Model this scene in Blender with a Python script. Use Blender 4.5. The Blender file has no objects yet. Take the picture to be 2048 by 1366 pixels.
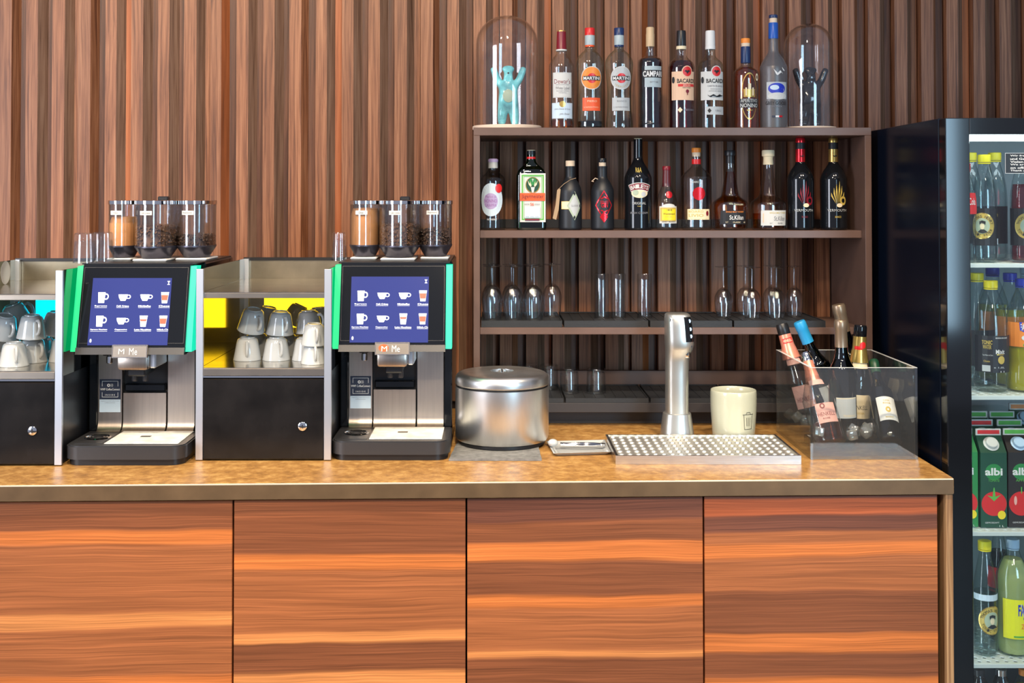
import bpy, bmesh, math, random
from math import sin, cos, pi, radians, sqrt
from mathutils import Vector, Matrix
random.seed(7)
SC = bpy.context.scene
COL = SC.collection

# ------------------------------------------------------------------ camera
F, CX, PITCH = 2350.0, 985.0, 0.020
CY = 400.0 - F * math.tan(PITCH)
CAM = Vector((0.0, -3.0, 1.61))
cd = bpy.data.cameras.new('camera'); cam = bpy.data.objects.new('camera', cd); COL.objects.link(cam)
cam.location = CAM; cam.rotation_euler = (pi/2 + PITCH, 0, 0)
cd.sensor_fit = 'HORIZONTAL'; cd.sensor_width = 36.0; cd.lens = 36.0 * F / 2048.0
cd.shift_x = (1024 - CX) / 2048.0; cd.shift_y = (CY - 683) / 2048.0
cd.clip_start = 0.05; cd.clip_end = 60
SC.camera = cam
_fw = Vector((0, cos(PITCH), sin(PITCH))); _up = Vector((0, -sin(PITCH), cos(PITCH)))

def ray(px, py):
    return _fw + Vector(((px - CX) / F, 0, 0)) + _up * ((CY - py) / F)
def U(px, py, Y):                       # pixel -> point on the plane y = Y
    d = ray(px, py); return CAM + d * ((Y - CAM.y) / d.y)
def UZ(px, py, z):                      # pixel -> point on the plane z = z
    d = ray(px, py); return CAM + d * ((z - CAM.z) / d.z)
def mpp(Y): return (Y - CAM.y) / F      # metres per pixel at depth Y

# ------------------------------------------------------------------ light and colour
SC.view_settings.view_transform = 'Standard'; SC.view_settings.look = 'None'
SC.view_settings.exposure = 0.0; SC.view_settings.gamma = 1.0
SC.view_settings.use_curve_mapping = False
w = bpy.data.worlds.new('room_light'); SC.world = w; w.use_nodes = True
bg = w.node_tree.nodes['Background']; bg.inputs[0].default_value = (0.70, 0.76, 1.0, 1); bg.inputs[1].default_value = 0.38
SC.cycles.transparent_max_bounces = 40
SC.cycles.max_bounces = 10
SC.cycles.sample_clamp_indirect = 4.0

def area(name, loc, target, sx, sy, power, col, spread=180):
    l = bpy.data.lights.new(name, 'AREA'); l.shape = 'RECTANGLE'; l.size = sx; l.size_y = sy
    l.energy = power; l.color = col; l.spread = radians(spread)
    o = bpy.data.objects.new(name, l); COL.objects.link(o); o.location = loc
    o.rotation_euler = (Vector(target) - Vector(loc)).to_track_quat('-Z', 'Y').to_euler()
    return o
def spot(name, loc, target, power, col, size=70, blend=.6, rad=.05):
    l = bpy.data.lights.new(name, 'SPOT'); l.energy = power; l.color = col
    l.spot_size = radians(size); l.spot_blend = blend; l.shadow_soft_size = rad
    o = bpy.data.objects.new(name, l); COL.objects.link(o); o.location = loc
    o.rotation_euler = (Vector(target) - Vector(loc)).to_track_quat('-Z', 'Y').to_euler()
    return o
WARM = (1.0, 0.82, 0.60)
area('window_daylight', (2.36, -4.2, 1.75), (2.36, 0.4, 1.75), 1.15, 1.9, 95, (0.50, 0.78, 1.0))
area('window_daylight_side', (-3.6, -2.6, 2.0), (-0.6, 0.8, 1.4), 1.4, 2.2, 120, (0.86, 0.9, 1.0))
for i, x in enumerate((-1.65, -0.85, -0.05, 0.75, 1.35)):
    spot('ceiling_spot', (x, -0.75, 3.0), (x, 0.10, 0.9), 100, WARM, 70, .7, .06)
for i, x in enumerate((-1.9, -0.9, 0.1)):
    spot('ceiling_wash', (x, -1.5, 3.0), (x - .1, 1.05, 2.1), 128, (1.0, 0.80, 0.58), 75, .8, .10)
for i, x in enumerate((-1.2, 0.0, 1.0)):
    spot('ceiling_front', (x, -2.6, 3.0), (x, 0.0, 0.45), 190, WARM, 50, .8, .10)

# ------------------------------------------------------------------ materials
M = {}
def _nt(name):
    m = bpy.data.materials.new(name); m.use_nodes = True; M[name] = m
    return m, m.node_tree, m.node_tree.nodes['Principled BSDF']
def c4(c): return (c[0], c[1], c[2], 1.0)
def srgb(r, g, b):
    f = lambda v: (v/255/12.92 if v/255 <= .04045 else ((v/255 + .055)/1.055)**2.4)
    return (f(r), f(g), f(b))
def pbr(name, col, rough=.5, metal=0.0, coat=0.0, emit=None, estr=1.0, noise=0.0, nscale=30, bump=0.0, stretch=None, spec=.5):
    if name in M: return M[name]
    m, nt, b = _nt(name)
    b.inputs['Base Color'].default_value = c4(col); b.inputs['Roughness'].default_value = rough
    b.inputs['Metallic'].default_value = metal; b.inputs['Coat Weight'].default_value = coat
    b.inputs['Specular IOR Level'].default_value = spec
    if emit: b.inputs['Emission Color'].default_value = c4(emit); b.inputs['Emission Strength'].default_value = estr
    if noise or bump:
        tc = nt.nodes.new('ShaderNodeTexCoord'); mp = nt.nodes.new('ShaderNodeMapping')
        if stretch: mp.inputs['Scale'].default_value = stretch
        n = nt.nodes.new('ShaderNodeTexNoise'); n.inputs['Scale'].default_value = nscale; n.inputs['Detail'].default_value = 5
        nt.links.new(tc.outputs['Object'], mp.inputs[0]); nt.links.new(mp.outputs[0], n.inputs['Vector'])
        if noise:
            r = nt.nodes.new('ShaderNodeValToRGB')
            r.color_ramp.elements[0].position = .3; r.color_ramp.elements[1].position = .7
            r.color_ramp.elements[0].color = c4([max(0, v*(1-noise)) for v in col]); r.color_ramp.elements[1].color = c4([min(1, v*(1+noise)) for v in col])
            nt.links.new(n.outputs['Fac'], r.inputs[0]); nt.links.new(r.outputs[0], b.inputs['Base Color'])
        if bump:
            bp = nt.nodes.new('ShaderNodeBump'); bp.inputs['Strength'].default_value = bump; bp.inputs['Distance'].default_value = .002
            nt.links.new(n.outputs['Fac'], bp.inputs['Height']); nt.links.new(bp.outputs[0], b.inputs['Normal'])
    return m
def glass(name, tint=(.96, .97, .97), edge=None, rough=0.02, f0=.05, gloss=(1, 1, 1), frost=0.0, frostcol=(.5, .5, .52), fmax=.9):
    """thin clear glass: straight transmission tinted by its wall, more at grazing angles, Schlick reflection"""
    if name in M: return M[name]
    edge = edge or tuple(v*.55 for v in tint)
    m, nt, b = _nt(name); nt.nodes.remove(b); N = nt.nodes.new; L = nt.links.new
    out = [n for n in nt.nodes if n.type == 'OUTPUT_MATERIAL'][0]
    lw = N('ShaderNodeLayerWeight'); lw.inputs['Blend'].default_value = .5
    p3 = N('ShaderNodeMath'); p3.operation = 'POWER'; p3.inputs[1].default_value = 3.0; L(lw.outputs['Facing'], p3.inputs[0])
    p5 = N('ShaderNodeMath'); p5.operation = 'POWER'; p5.inputs[1].default_value = 4.5; L(lw.outputs['Facing'], p5.inputs[0])
    ma = N('ShaderNodeMath'); ma.operation = 'MULTIPLY_ADD'; ma.inputs[1].default_value = fmax - f0; ma.inputs[2].default_value = f0; L(p5.outputs[0], ma.inputs[0])
    mc = N('ShaderNodeMix'); mc.data_type = 'RGBA'; mc.inputs['A'].default_value = c4(tint); mc.inputs['B'].default_value = c4(edge); L(p3.outputs[0], mc.inputs['Factor'])
    t = N('ShaderNodeBsdfTransparent'); L(mc.outputs['Result'], t.inputs[0])
    g = N('ShaderNodeBsdfGlossy'); g.inputs['Roughness'].default_value = rough; g.inputs['Color'].default_value = c4(gloss)
    base = t
    if frost:
        df = N('ShaderNodeBsdfDiffuse'); df.inputs[0].default_value = c4(frostcol)
        fm = N('ShaderNodeMixShader'); fm.inputs[0].default_value = frost; L(t.outputs[0], fm.inputs[1]); L(df.outputs[0], fm.inputs[2]); base = fm
    mx = N('ShaderNodeMixShader'); L(ma.outputs[0], mx.inputs[0]); L(base.outputs[0], mx.inputs[1]); L(g.outputs[0], mx.inputs[2]); L(mx.outputs[0], out.inputs['Surface'])
    return m
def wood(name, stops, axis='Z', grain=1.0, rough=.45, along=2.2, across=60, tone=.35, spec=.35, fig=.5):
    m, nt, b = _nt(name); N = nt.nodes.new; L = nt.links.new
    tc = N('ShaderNodeTexCoord'); oi = N('ShaderNodeObjectInfo')
    sc = N('ShaderNodeVectorMath'); sc.operation = 'SCALE'; sc.inputs['Scale'].default_value = 37.0
    cb = N('ShaderNodeCombineXYZ'); L(oi.outputs['Random'], cb.inputs[0]); L(oi.outputs['Random'], cb.inputs[1]); L(oi.outputs['Random'], cb.inputs[2]); L(cb.outputs[0], sc.inputs[0])
    ad = N('ShaderNodeVectorMath'); ad.operation = 'ADD'; L(tc.outputs['Object'], ad.inputs[0]); L(sc.outputs[0], ad.inputs[1])
    # low-frequency wander so that the grain leans and swirls
    s_lo = {'Z': (9, 9, 1.5), 'X': (1.5, 9, 9)}[axis]
    m0 = N('ShaderNodeMapping'); m0.inputs['Scale'].default_value = s_lo; L(ad.outputs[0], m0.inputs[0])
    n0 = N('ShaderNodeTexNoise'); n0.inputs['Scale'].default_value = 1.0; n0.inputs['Detail'].default_value = 2; L(m0.outputs[0], n0.inputs['Vector'])
    s0 = N('ShaderNodeVectorMath'); s0.operation = 'SCALE'; s0.inputs['Scale'].default_value = .06 * fig; L(n0.outputs['Color'], s0.inputs[0])
    a2 = N('ShaderNodeVectorMath'); a2.operation = 'ADD'; L(ad.outputs[0], a2.inputs[0]); L(s0.outputs[0], a2.inputs[1])
    m1 = N('ShaderNodeMapping'); m1.inputs['Scale'].default_value = {'Z': (across, across, along), 'X': (along, across, across)}[axis]; L(a2.outputs[0], m1.inputs[0])
    n1 = N('ShaderNodeTexNoise'); n1.inputs['Scale'].default_value = 1.0; n1.inputs['Detail'].default_value = 7; n1.inputs['Roughness'].default_value = .62; L(m1.outputs[0], n1.inputs['Vector'])
    rp = N('ShaderNodeValToRGB'); rp.color_ramp.elements[0].position = .33; rp.color_ramp.elements[1].position = .68
    rp.color_ramp.elements[0].color = c4(stops[0]); rp.color_ramp.elements[1].color = c4(stops[2])
    e = rp.color_ramp.elements.new(.5); e.color = c4(stops[1]); L(n1.outputs['Fac'], rp.inputs[0])
    hv = N('ShaderNodeHueSaturation'); mr = N('ShaderNodeMapRange'); mr.inputs['To Min'].default_value = 1 - tone; mr.inputs['To Max'].default_value = 1 + tone
    L(oi.outputs['Random'], mr.inputs['Value']); L(mr.outputs[0], hv.inputs['Value']); L(rp.outputs[0], hv.inputs['Color'])
    L(hv.outputs[0], b.inputs['Base Color']); b.inputs['Roughness'].default_value = rough; b.inputs['Specular IOR Level'].default_value = spec
    bp = N('ShaderNodeBump'); bp.inputs['Strength'].default_value = .12; bp.inputs['Distance'].default_value = .002; L(n1.outputs['Fac'], bp.inputs['Height']); L(bp.outputs[0], b.inputs['Normal'])
    m['nodes_hint'] = name
    return m
def banded_wood(name, z0, z1, bands):
    """horizontal veneer: bands = [(fraction of height, colour)] from bottom to top, edges bent by noise along the board"""
    m, nt, b = _nt(name); N = nt.nodes.new; L = nt.links.new
    tc = N('ShaderNodeTexCoord'); oi = N('ShaderNodeObjectInfo')
    cb = N('ShaderNodeCombineXYZ'); L(oi.outputs['Random'], cb.inputs[0]); L(oi.outputs['Random'], cb.inputs[1])
    sc = N('ShaderNodeVectorMath'); sc.operation = 'SCALE'; sc.inputs['Scale'].default_value = 53.0; L(cb.outputs[0], sc.inputs[0])
    ad = N('ShaderNodeVectorMath'); ad.operation = 'ADD'; L(tc.outputs['Object'], ad.inputs[0]); L(sc.outputs[0], ad.inputs[1])
    m0 = N('ShaderNodeMapping'); m0.inputs['Scale'].default_value = (1.5, 1, 5); L(ad.outputs[0], m0.inputs[0])
    n0 = N('ShaderNodeTexNoise'); n0.inputs['Scale'].default_value = 1.4; n0.inputs['Detail'].default_value = 3; L(m0.outputs[0], n0.inputs['Vector'])
    sp = N('ShaderNodeSeparateXYZ'); L(tc.outputs['Object'], sp.inputs[0])
    w0 = N('ShaderNodeMath'); w0.operation = 'MULTIPLY_ADD'; w0.inputs[1].default_value = .030; w0.inputs[2].default_value = -.015; L(n0.outputs['Fac'], w0.inputs[0])
    zz = N('ShaderNodeMath'); zz.operation = 'ADD'; L(sp.outputs['Z'], zz.inputs[0]); L(w0.outputs[0], zz.inputs[1])
    mr = N('ShaderNodeMapRange'); mr.inputs['From Min'].default_value = z0; mr.inputs['From Max'].default_value = z1; L(zz.outputs[0], mr.inputs['Value'])
    rp = N('ShaderNodeValToRGB'); rp.color_ramp.interpolation = 'LINEAR'
    els = rp.color_ramp.elements
    while len(els) > 1: els.remove(els[-1])
    els[0].position = bands[0][0]; els[0].color = c4(bands[0][1])
    for p, c in bands[1:]:
        e = els.new(min(1, max(0, p))); e.color = c4(c)
    L(mr.outputs[0], rp.inputs[0])
    # grain lines
    cz = N('ShaderNodeCombineXYZ'); sx = N('ShaderNodeSeparateXYZ'); L(ad.outputs[0], sx.inputs[0]); L(sx.outputs['X'], cz.inputs[0]); L(zz.outputs[0], cz.inputs[2])
    m1 = N('ShaderNodeMapping'); m1.inputs['Scale'].default_value = (1.4, 1, 105); L(cz.outputs[0], m1.inputs[0])
    n1 = N('ShaderNodeTexNoise'); n1.inputs['Scale'].default_value = 1.0; n1.inputs['Detail'].default_value = 6; n1.inputs['Roughness'].default_value = .6; n1.inputs['Distortion'].default_value = .6; L(m1.outputs[0], n1.inputs['Vector'])
    mv = N('ShaderNodeMapRange'); mv.inputs['From Min'].default_value = .25; mv.inputs['From Max'].default_value = .75; mv.inputs['To Min'].default_value = .62; mv.inputs['To Max'].default_value = 1.30; L(n1.outputs['Fac'], mv.inputs['Value'])
    m2 = N('ShaderNodeMapping'); m2.inputs['Scale'].default_value = (2.6, 1, 330); L(cz.outputs[0], m2.inputs[0])
    n2 = N('ShaderNodeTexNoise'); n2.inputs['Scale'].default_value = 1.0; n2.inputs['Detail'].default_value = 3; L(m2.outputs[0], n2.inputs['Vector'])
    mv2 = N('ShaderNodeMapRange'); mv2.inputs['From Min'].default_value = .3; mv2.inputs['From Max'].default_value = .7; mv2.inputs['To Min'].default_value = .74; mv2.inputs['To Max'].default_value = 1.22; L(n2.outputs['Fac'], mv2.inputs['Value'])
    mm = N('ShaderNodeMath'); mm.operation = 'MULTIPLY'; L(mv.outputs[0], mm.inputs[0]); L(mv2.outputs[0], mm.inputs[1])
    hv = N('ShaderNodeHueSaturation'); L(rp.outputs[0], hv.inputs['Color']); L(mm.outputs[0], hv.inputs['Value'])
    L(hv.outputs[0], b.inputs['Base Color']); b.inputs['Roughness'].default_value = .42; b.inputs['Specular IOR Level'].default_value = .35
    return m

# ------------------------------------------------------------------ mesh helpers
class MB:
    def __init__(s): s.v = []; s.f = []; s.mi = []; s.cur = 0
    def add(s, vs, fs):
        o = len(s.v); s.v += [tuple(v) for v in vs]; s.f += [tuple(i + o for i in f) for f in fs]; s.mi += [s.cur] * len(fs); return s
    def quad(s, a, b, c, d): return s.add([a, b, c, d], [(0, 1, 2, 3)])
    def box(s, x0, x1, y0, y1, z0, z1, bev=0.0, seg=1):
        if bev <= 0:
            return s.add([(x0,y0,z0),(x1,y0,z0),(x1,y1,z0),(x0,y1,z0),(x0,y0,z1),(x1,y0,z1),(x1,y1,z1),(x0,y1,z1)],
                         [(3,2,1,0),(4,5,6,7),(0,1,5,4),(1,2,6,5),(2,3,7,6),(3,0,4,7)])
        bm = bmesh.new(); bmesh.ops.create_cube(bm, size=1)
        for v in bm.verts: v.co = Vector((x0 + (v.co.x + .5)*(x1-x0), y0 + (v.co.y+.5)*(y1-y0), z0 + (v.co.z+.5)*(z1-z0)))
        bmesh.ops.bevel(bm, geom=bm.edges[:], offset=bev, segments=seg, affect='EDGES', profile=.5)
        return s.bm(bm)
    def bm(s, bm):
        bm.verts.index_update(); s.add([v.co[:] for v in bm.verts], [tuple(v.index for v in f.verts) for f in bm.faces]); bm.free(); return s
    def lathe(s, prof, cx=0, cy=0, cz=0, seg=32, sy=1.0, caps=True):
        n = len(prof); vs = []; fs = []
        for r, z in prof:
            for k in range(seg):
                a = 2*pi*k/seg; vs.append((cx + r*sin(a), cy - r*cos(a)*sy, cz + z))
        for i in range(n-1):
            for k in range(seg):
                k2 = (k+1) % seg; fs.append((i*seg+k, i*seg+k2, (i+1)*seg+k2, (i+1)*seg+k))
        if caps:
            if prof[0][0] > 1e-5: fs.append(tuple(reversed(range(seg))))
            if prof[-1][0] > 1e-5: fs.append(tuple((n-1)*seg + k for k in range(seg)))
        return s.add(vs, fs)
    def tube(s, path, r, seg=8, caps=True):
        path = [Vector(p) for p in path]; vs = []; fs = []; n = len(path)
        rs = r if isinstance(r, (list, tuple)) else [r]*n
        prev = None
        for i, p in enumerate(path):
            t = (path[min(i+1, n-1)] - path[max(i-1, 0)]).normalized()
            if prev is None: a = t.orthogonal().normalized()
            else:
                a = prev - t * prev.dot(t); a = a.normalized() if a.length > 1e-6 else t.orthogonal().normalized()
            prev = a; b = t.cross(a)
            for k in range(seg):
                g = 2*pi*k/seg; q = p + (a*cos(g) + b*sin(g))*rs[i]; vs.append(q[:])
        for i in range(n-1):
            for k in range(seg):
                k2 = (k+1) % seg; fs.append((i*seg+k, i*seg+k2, (i+1)*seg+k2, (i+1)*seg+k))
        if caps: fs.append(tuple(reversed(range(seg)))); fs.append(tuple((n-1)*seg + k for k in range(seg)))
        return s.add(vs, fs)
    def prism(s, pts, y0, y1):            # polygon in x,z extruded along y
        n = len(pts); vs = [(x, y0, z) for x, z in pts] + [(x, y1, z) for x, z in pts]
        fs = [tuple(range(n)), tuple(reversed(range(n, 2*n)))] + [(i, i+n, (i+1) % n + n, (i+1) % n) for i in range(n)]
        return s.add(vs, fs)
    def prismz(s, pts, z0, z1):           # polygon in x,y extruded along z
        n = len(pts); vs = [(x, y, z0) for x, y in pts] + [(x, y, z1) for x, y in pts]
        fs = [tuple(reversed(range(n))), tuple(range(n, 2*n))] + [(i, (i+1) % n, (i+1) % n + n, i+n) for i in range(n)]
        return s.add(vs, fs)
    def prismx(s, pts, x0, x1):           # polygon in y,z extruded along x
        n = len(pts); vs = [(x0, y, z) for y, z in pts] + [(x1, y, z) for y, z in pts]
        fs = [tuple(range(n)), tuple(reversed(range(n, 2*n)))] + [(i, i+n, (i+1) % n + n, (i+1) % n) for i in range(n)]
        return s.add(vs, fs)
    def loft(s, rings, caps=True):
        n = len(rings[0]); vs = [p for r in rings for p in r]; fs = []
        for i in range(len(rings)-1):
            for k in range(n):
                k2 = (k+1) % n; fs.append((i*n+k, i*n+k2, (i+1)*n+k2, (i+1)*n+k))
        if caps: fs.append(tuple(reversed(range(n)))); fs.append(tuple((len(rings)-1)*n + k for k in range(n)))
        return s.add(vs, fs)
    def ball(s, c, rx, ry, rz, seg=8, rings=5, rot=None):
        prof = [(sin(pi*i/rings), -cos(pi*i/rings)) for i in range(rings+1)]; o = len(s.v)
        t = MB(); t.lathe(prof, seg=seg, caps=False)
        vs = []
        for v in t.v:
            q = Vector((v[0]*rx, v[1]*ry, v[2]*rz))
            if rot is not None: q = rot @ q
            vs.append((q.x + c[0], q.y + c[1], q.z + c[2]))
        return s.add(vs, t.f)
    def mapped(s, fn): s.v = [tuple(fn(v)) for v in s.v]; return s
    def mesh(s, name, mats, smooth=True, angle=35):
        me = bpy.data.meshes.new(name); me.from_pydata(s.v, [], s.f); me.update()
        for m in (mats if isinstance(mats, (list, tuple)) else [mats]): me.materials.append(M[m] if isinstance(m, str) else m)
        if len(me.materials) > 1: me.polygons.foreach_set('material_index', s.mi)
        bm = bmesh.new(); bm.from_mesh(me); bmesh.ops.remove_doubles(bm, verts=bm.verts, dist=1e-6)
        bmesh.ops.recalc_face_normals(bm, faces=bm.faces); bm.to_mesh(me); bm.free()
        if smooth:
            me.shade_smooth(); me.set_sharp_from_angle(angle=radians(angle))
        return me
def link(name, me, parent=None, loc=(0, 0, 0), rz=0.0):
    o = bpy.data.objects.new(name, me); COL.objects.link(o); o.parent = parent; o.location = loc
    if rz: o.rotation_euler = (0, 0, rz)
    return o
def obj(name, mb, mat, parent=None, loc=(0, 0, 0), rz=0.0, smooth=True, angle=35, kind=None, label=None):
    o = link(name, mb.mesh(name, mat, smooth, angle), parent, loc, rz)
    if kind: o['kind'] = kind
    if label: o['label'] = label
    return o
def tag(o, label, cat, group=None):
    o['label'] = label; o['category'] = cat
    if group: o['group'] = group
    return o
def thing(name, label, cat, loc=(0, 0, 0), rz=0.0, group=None):
    o = bpy.data.objects.new(name, None); COL.objects.link(o); o.location = loc; o.rotation_euler = (0, 0, rz)
    o.empty_display_size = .05
    return tag(o, label, cat, group)
def struct(name, mb, mat, parent=None, **k):
    o = obj(name, mb, mat, parent, **k); o['kind'] = 'structure'; return o
def dup(root, loc=None, rz=None, label=None, name=None):
    r = root.copy(); COL.objects.link(r)
    if name: r.name = name
    if loc is not None: r.location = loc
    if rz is not None: r.rotation_euler = (0, 0, rz)
    if label: r['label'] = label
    for ch in list(root.children):
        c = ch.copy(); COL.objects.link(c); c.parent = r
        for g in list(ch.children):
            d = g.copy(); COL.objects.link(d); d.parent = c
    return r

# lettering: glyph outlines of the built-in font, fitted to a box
_tc = {}
def glyphs(s, bold=0.0, shear=0.0):
    k = (s, bold, shear)
    if k not in _tc:
        cu = bpy.data.curves.new('t', 'FONT'); cu.body = s; cu.resolution_u = 2; cu.size = 1.0; cu.offset = bold; cu.shear = shear; cu.align_x = 'CENTER'
        ob = bpy.data.objects.new('t', cu); me = bpy.data.meshes.new_from_object(ob)
        vs = [v.co[:2] for v in me.vertices]; fs = [tuple(p.vertices) for p in me.polygons]
        bpy.data.objects.remove(ob); bpy.data.meshes.remove(me); bpy.data.curves.remove(cu)
        xs = [v[0] for v in vs]; ys = [v[1] for v in vs]
        x0, x1, y0, y1 = min(xs), max(xs), min(ys), max(ys)
        _tc[k] = ([((x - (x0+x1)/2)/(x1-x0), (y - (y0+y1)/2)/max(1e-6, y1-y0)) for x, y in vs], fs)
    return _tc[k]
# flat 2-D figures as (points, faces) in a u,v plane
def fig_rect(u, v, wd, h, nu=8, nv=2):
    P = [(u - wd/2 + wd*i/nu, v - h/2 + h*j/nv) for j in range(nv+1) for i in range(nu+1)]
    Q = [(j*(nu+1)+i, j*(nu+1)+i+1, (j+1)*(nu+1)+i+1, (j+1)*(nu+1)+i) for j in range(nv) for i in range(nu)]
    return P, Q
def fig_disc(u, v, ru, rv, seg=28, rings=3, inner=0.0):
    P = []; Q = []
    rr = [inner + (1-inner)*i/rings for i in range(rings+1)]
    for r in rr:
        for k in range(seg): P.append((u + ru*r*cos(2*pi*k/seg), v + rv*r*sin(2*pi*k/seg)))
    for i in range(rings):
        for k in range(seg): Q.append((i*seg+k, (i+1)*seg+k, (i+1)*seg+(k+1) % seg, i*seg+(k+1) % seg))
    return P, Q
def fig_dia(u, v, wu, hv, n=5):
    P, Q = fig_rect(0, 0, 2, 2, n, n)
    return [(u + wu*(a+b)/2, v + hv*(b-a)/2) for a, b in P], Q
def fig_band(u, v, r0, r1, a0, a1, n=14):
    P = []
    for i in range(n+1):
        t = radians(a0 + (a1 - a0)*i/n); P += [(u + r0*cos(t), v + r0*sin(t)), (u + r1*cos(t), v + r1*sin(t))]
    return P, [(2*i, 2*i+1, 2*i+3, 2*i+2) for i in range(n)]
def fig_frame(u, v, wd, h, t):
    P = []; Q = []
    for (a, b, c, d) in ((u, v+h/2-t/2, wd, t), (u, v-h/2+t/2, wd, t), (u-wd/2+t/2, v, t, h-2*t), (u+wd/2-t/2, v, t, h-2*t)):
        p, q = fig_rect(a, b, c, d, 6 if c > d else 1, 1 if c > d else 4); o = len(P); P += p; Q += [tuple(i+o for i in f) for f in q]
    return P, Q
def fig_text(s, u, v, wd, h, bold=0.0, shear=0.0):
    P, Q = glyphs(s, bold, shear); return [(u + a*wd, v + b*h) for a, b in P], Q
def fig_poly(pts): return list(pts), [tuple(range(len(pts)))]
def fig_arc_text(s, u, v, r, h, a0, a1, bold=0.0, inward=False):
    P = []; Q = []; n = len(s)
    for i, ch in enumerate(s):
        if ch == ' ': continue
        t = radians(a0 + (a1 - a0) * (i / max(1, n-1))); p, q = glyphs(ch, bold); o = len(P)
        wch = h*.72
        for a, b in p:
            x, y = a*wch, b*h
            if inward: tx, ty, rx, ry = -sin(t), cos(t), cos(t), sin(t); P.append((u + r*cos(t) - y*rx + x*tx, v + r*sin(t) - y*ry + x*ty))
            else: tx, ty, rx, ry = sin(t), -cos(t), cos(t), sin(t); P.append((u + r*cos(t) + y*rx + x*tx, v + r*sin(t) + y*ry + x*ty))
        Q += [tuple(k+o for k in f) for f in q]
    return P, Q
def put(parent, name, fig, mp, mat, off=0.0, label=None):
    mb = MB(); mb.add([mp(a, b, off) for a, b in fig[0]], fig[1])
    me = bpy.data.meshes.new(name); me.from_pydata(mb.v, [], mb.f); me.update(); me.materials.append(M[mat])
    o = link(name, me, parent)
    if label: o['label'] = label
    return o

# ------------------------------------------------------------------ material palette
pbr('black_gloss', (.006, .007, .009), .08, spec=.5)
pbr('black_side', (.003, .006, .014), .20, spec=.10)
pbr('black_plastic', (.012, .012, .014), .35)
pbr('black_door', (.010, .009, .009), .22, noise=.5, nscale=9, spec=.35)
pbr('grey_plastic', (.030, .030, .033), .35)
pbr('rubber', (.014, .016, .020), .55, bump=.3, nscale=160)
pbr('steel', (.62, .60, .57), .26, 1.0, noise=.10, nscale=7, bump=.06, stretch=(1, 8, 40))
pbr('steel_warm', (.52, .45, .37), .30, 1.0, noise=.12, nscale=9)
pbr('steel_blue', (.70, .74, .80), .42, 1.0)
pbr('steel_pot', (.72, .72, .70), .34, 1.0, noise=.14, nscale=22, bump=.10, stretch=(1, 1, .2))
pbr('steel_panel', (.58, .50, .43), .34, 1.0, noise=.06, nscale=6, stretch=(30, 1, 1))
pbr('steel_shelf', (.50, .46, .40), .16, 1.0, noise=.2, nscale=14)
pbr('chrome', (.82, .82, .82), .06, 1.0)
pbr('side_mirror', (.34, .34, .28), .07, 1.0, noise=.15, nscale=5)
pbr('back_panel', (.44, .38, .27), .30, 1.0, noise=.22, nscale=10)
pbr('laminate', srgb(100, 77, 68), .42, noise=.10, nscale=12)
pbr('laminate_dark', (.030, .027, .030), .5)
pbr('porcelain', (.46, .48, .48), .12, coat=.4)
pbr('porcelain_green', (.46, .47, .36), .18, coat=.4)
pbr('white', (.72, .72, .70), .5); pbr('paper', (.62, .62, .59), .6); pbr('cream', (.80, .68, .45), .55); pbr('tan', (.80, .52, .34), .55)
pbr('label_blue', (.58, .70, .80), .5); pbr('label_grey', (.48, .50, .50), .4); pbr('silver_label', (.40, .48, .50), .4)
pbr('black_ink', (.010, .010, .012), .5); pbr('grey_ink', (.22, .22, .24), .5); pbr('navy', (.020, .030, .060), .5)
pbr('red', (.65, .02, .02), .35); pbr('dark_red', (.20, .008, .018), .35); pbr('orange_red', (.85, .10, .02), .45); pbr('orange', (.85, .26, .03), .45)
pbr('crimson_foil', (.75, .02, .03), .22, .6); pbr('maroon', (.10, .016, .02), .35)
pbr('blue', (.01, .09, .42), .35); pbr('blue_cap', (.02, .30, .62), .4); pbr('dark_blue', (.01, .03, .11), .35); pbr('royal_blue', (.01, .03, .45), .4)
pbr('yellow', (.85, .66, .02), .4); pbr('yellow_cap', (.86, .72, .01), .4); pbr('gold', (.62, .42, .12), .28, .8); pbr('gold_ink', (.55, .40, .08), .45); pbr('lemon', (.80, .80, .02), .5)
pbr('green', (.02, .22, .05), .45); pbr('leaf_green', (.10, .42, .06), .5); pbr('dark_green', (.008, .06, .03), .4); pbr('sage', (.38, .46, .34), .5)
pbr('cork', (.62, .38, .20), .7); pbr('cork_light', (.74, .58, .42), .7); pbr('twine', (.40, .27, .16), .8)
pbr('lavender', (.45, .36, .60), .4); pbr('pink', (.80, .42, .36), .5); pbr('rose_foil', (.85, .30, .20), .3, .4); pbr('violet', (.30, .14, .40), .5)
pbr('bronze_foil', (.30, .22, .15), .32, .6); pbr('matte_black', (.010, .012, .016), .45); pbr('light_blue_cap', (.45, .62, .80), .4)
pbr('slate', (.17, .17, .165), .7, noise=.3, nscale=60, bump=.5)
pbr('cocoa', (.62, .26, .09), .9, noise=.1, nscale=40); pbr('bean', (.17, .080, .042), .35, noise=.4, nscale=60); pbr('bean_dark', (.10, .055, .038), .35)
pbr('bowl', (.10, .095, .125), .34, .75)
pbr('led_green', (.0, .10, .05), .5, emit=(.0, .80, .26), estr=1.0)
pbr('led_green_pale', (.0, .10, .08), .5, emit=(.01, .82, .48), estr=1.0)
pbr('led_cyan', (.05, .5, .6), .4, emit=(.0, .66, 1.0), estr=3.4)
pbr('led_blue', (.02, .2, .6), .4, emit=(.0, .24, 1.0), estr=1.1)
pbr('led_yellow', (.8, .6, .02), .4, emit=(1.0, .62, .01), estr=3.4)
pbr('led_white', (.9, .95, 1), .4, emit=(.82, .97, 1.0), estr=9.0)
pbr('screen', (.01, .012, .03), .12, emit=(.045, .060, .30), estr=1.0)
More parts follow.
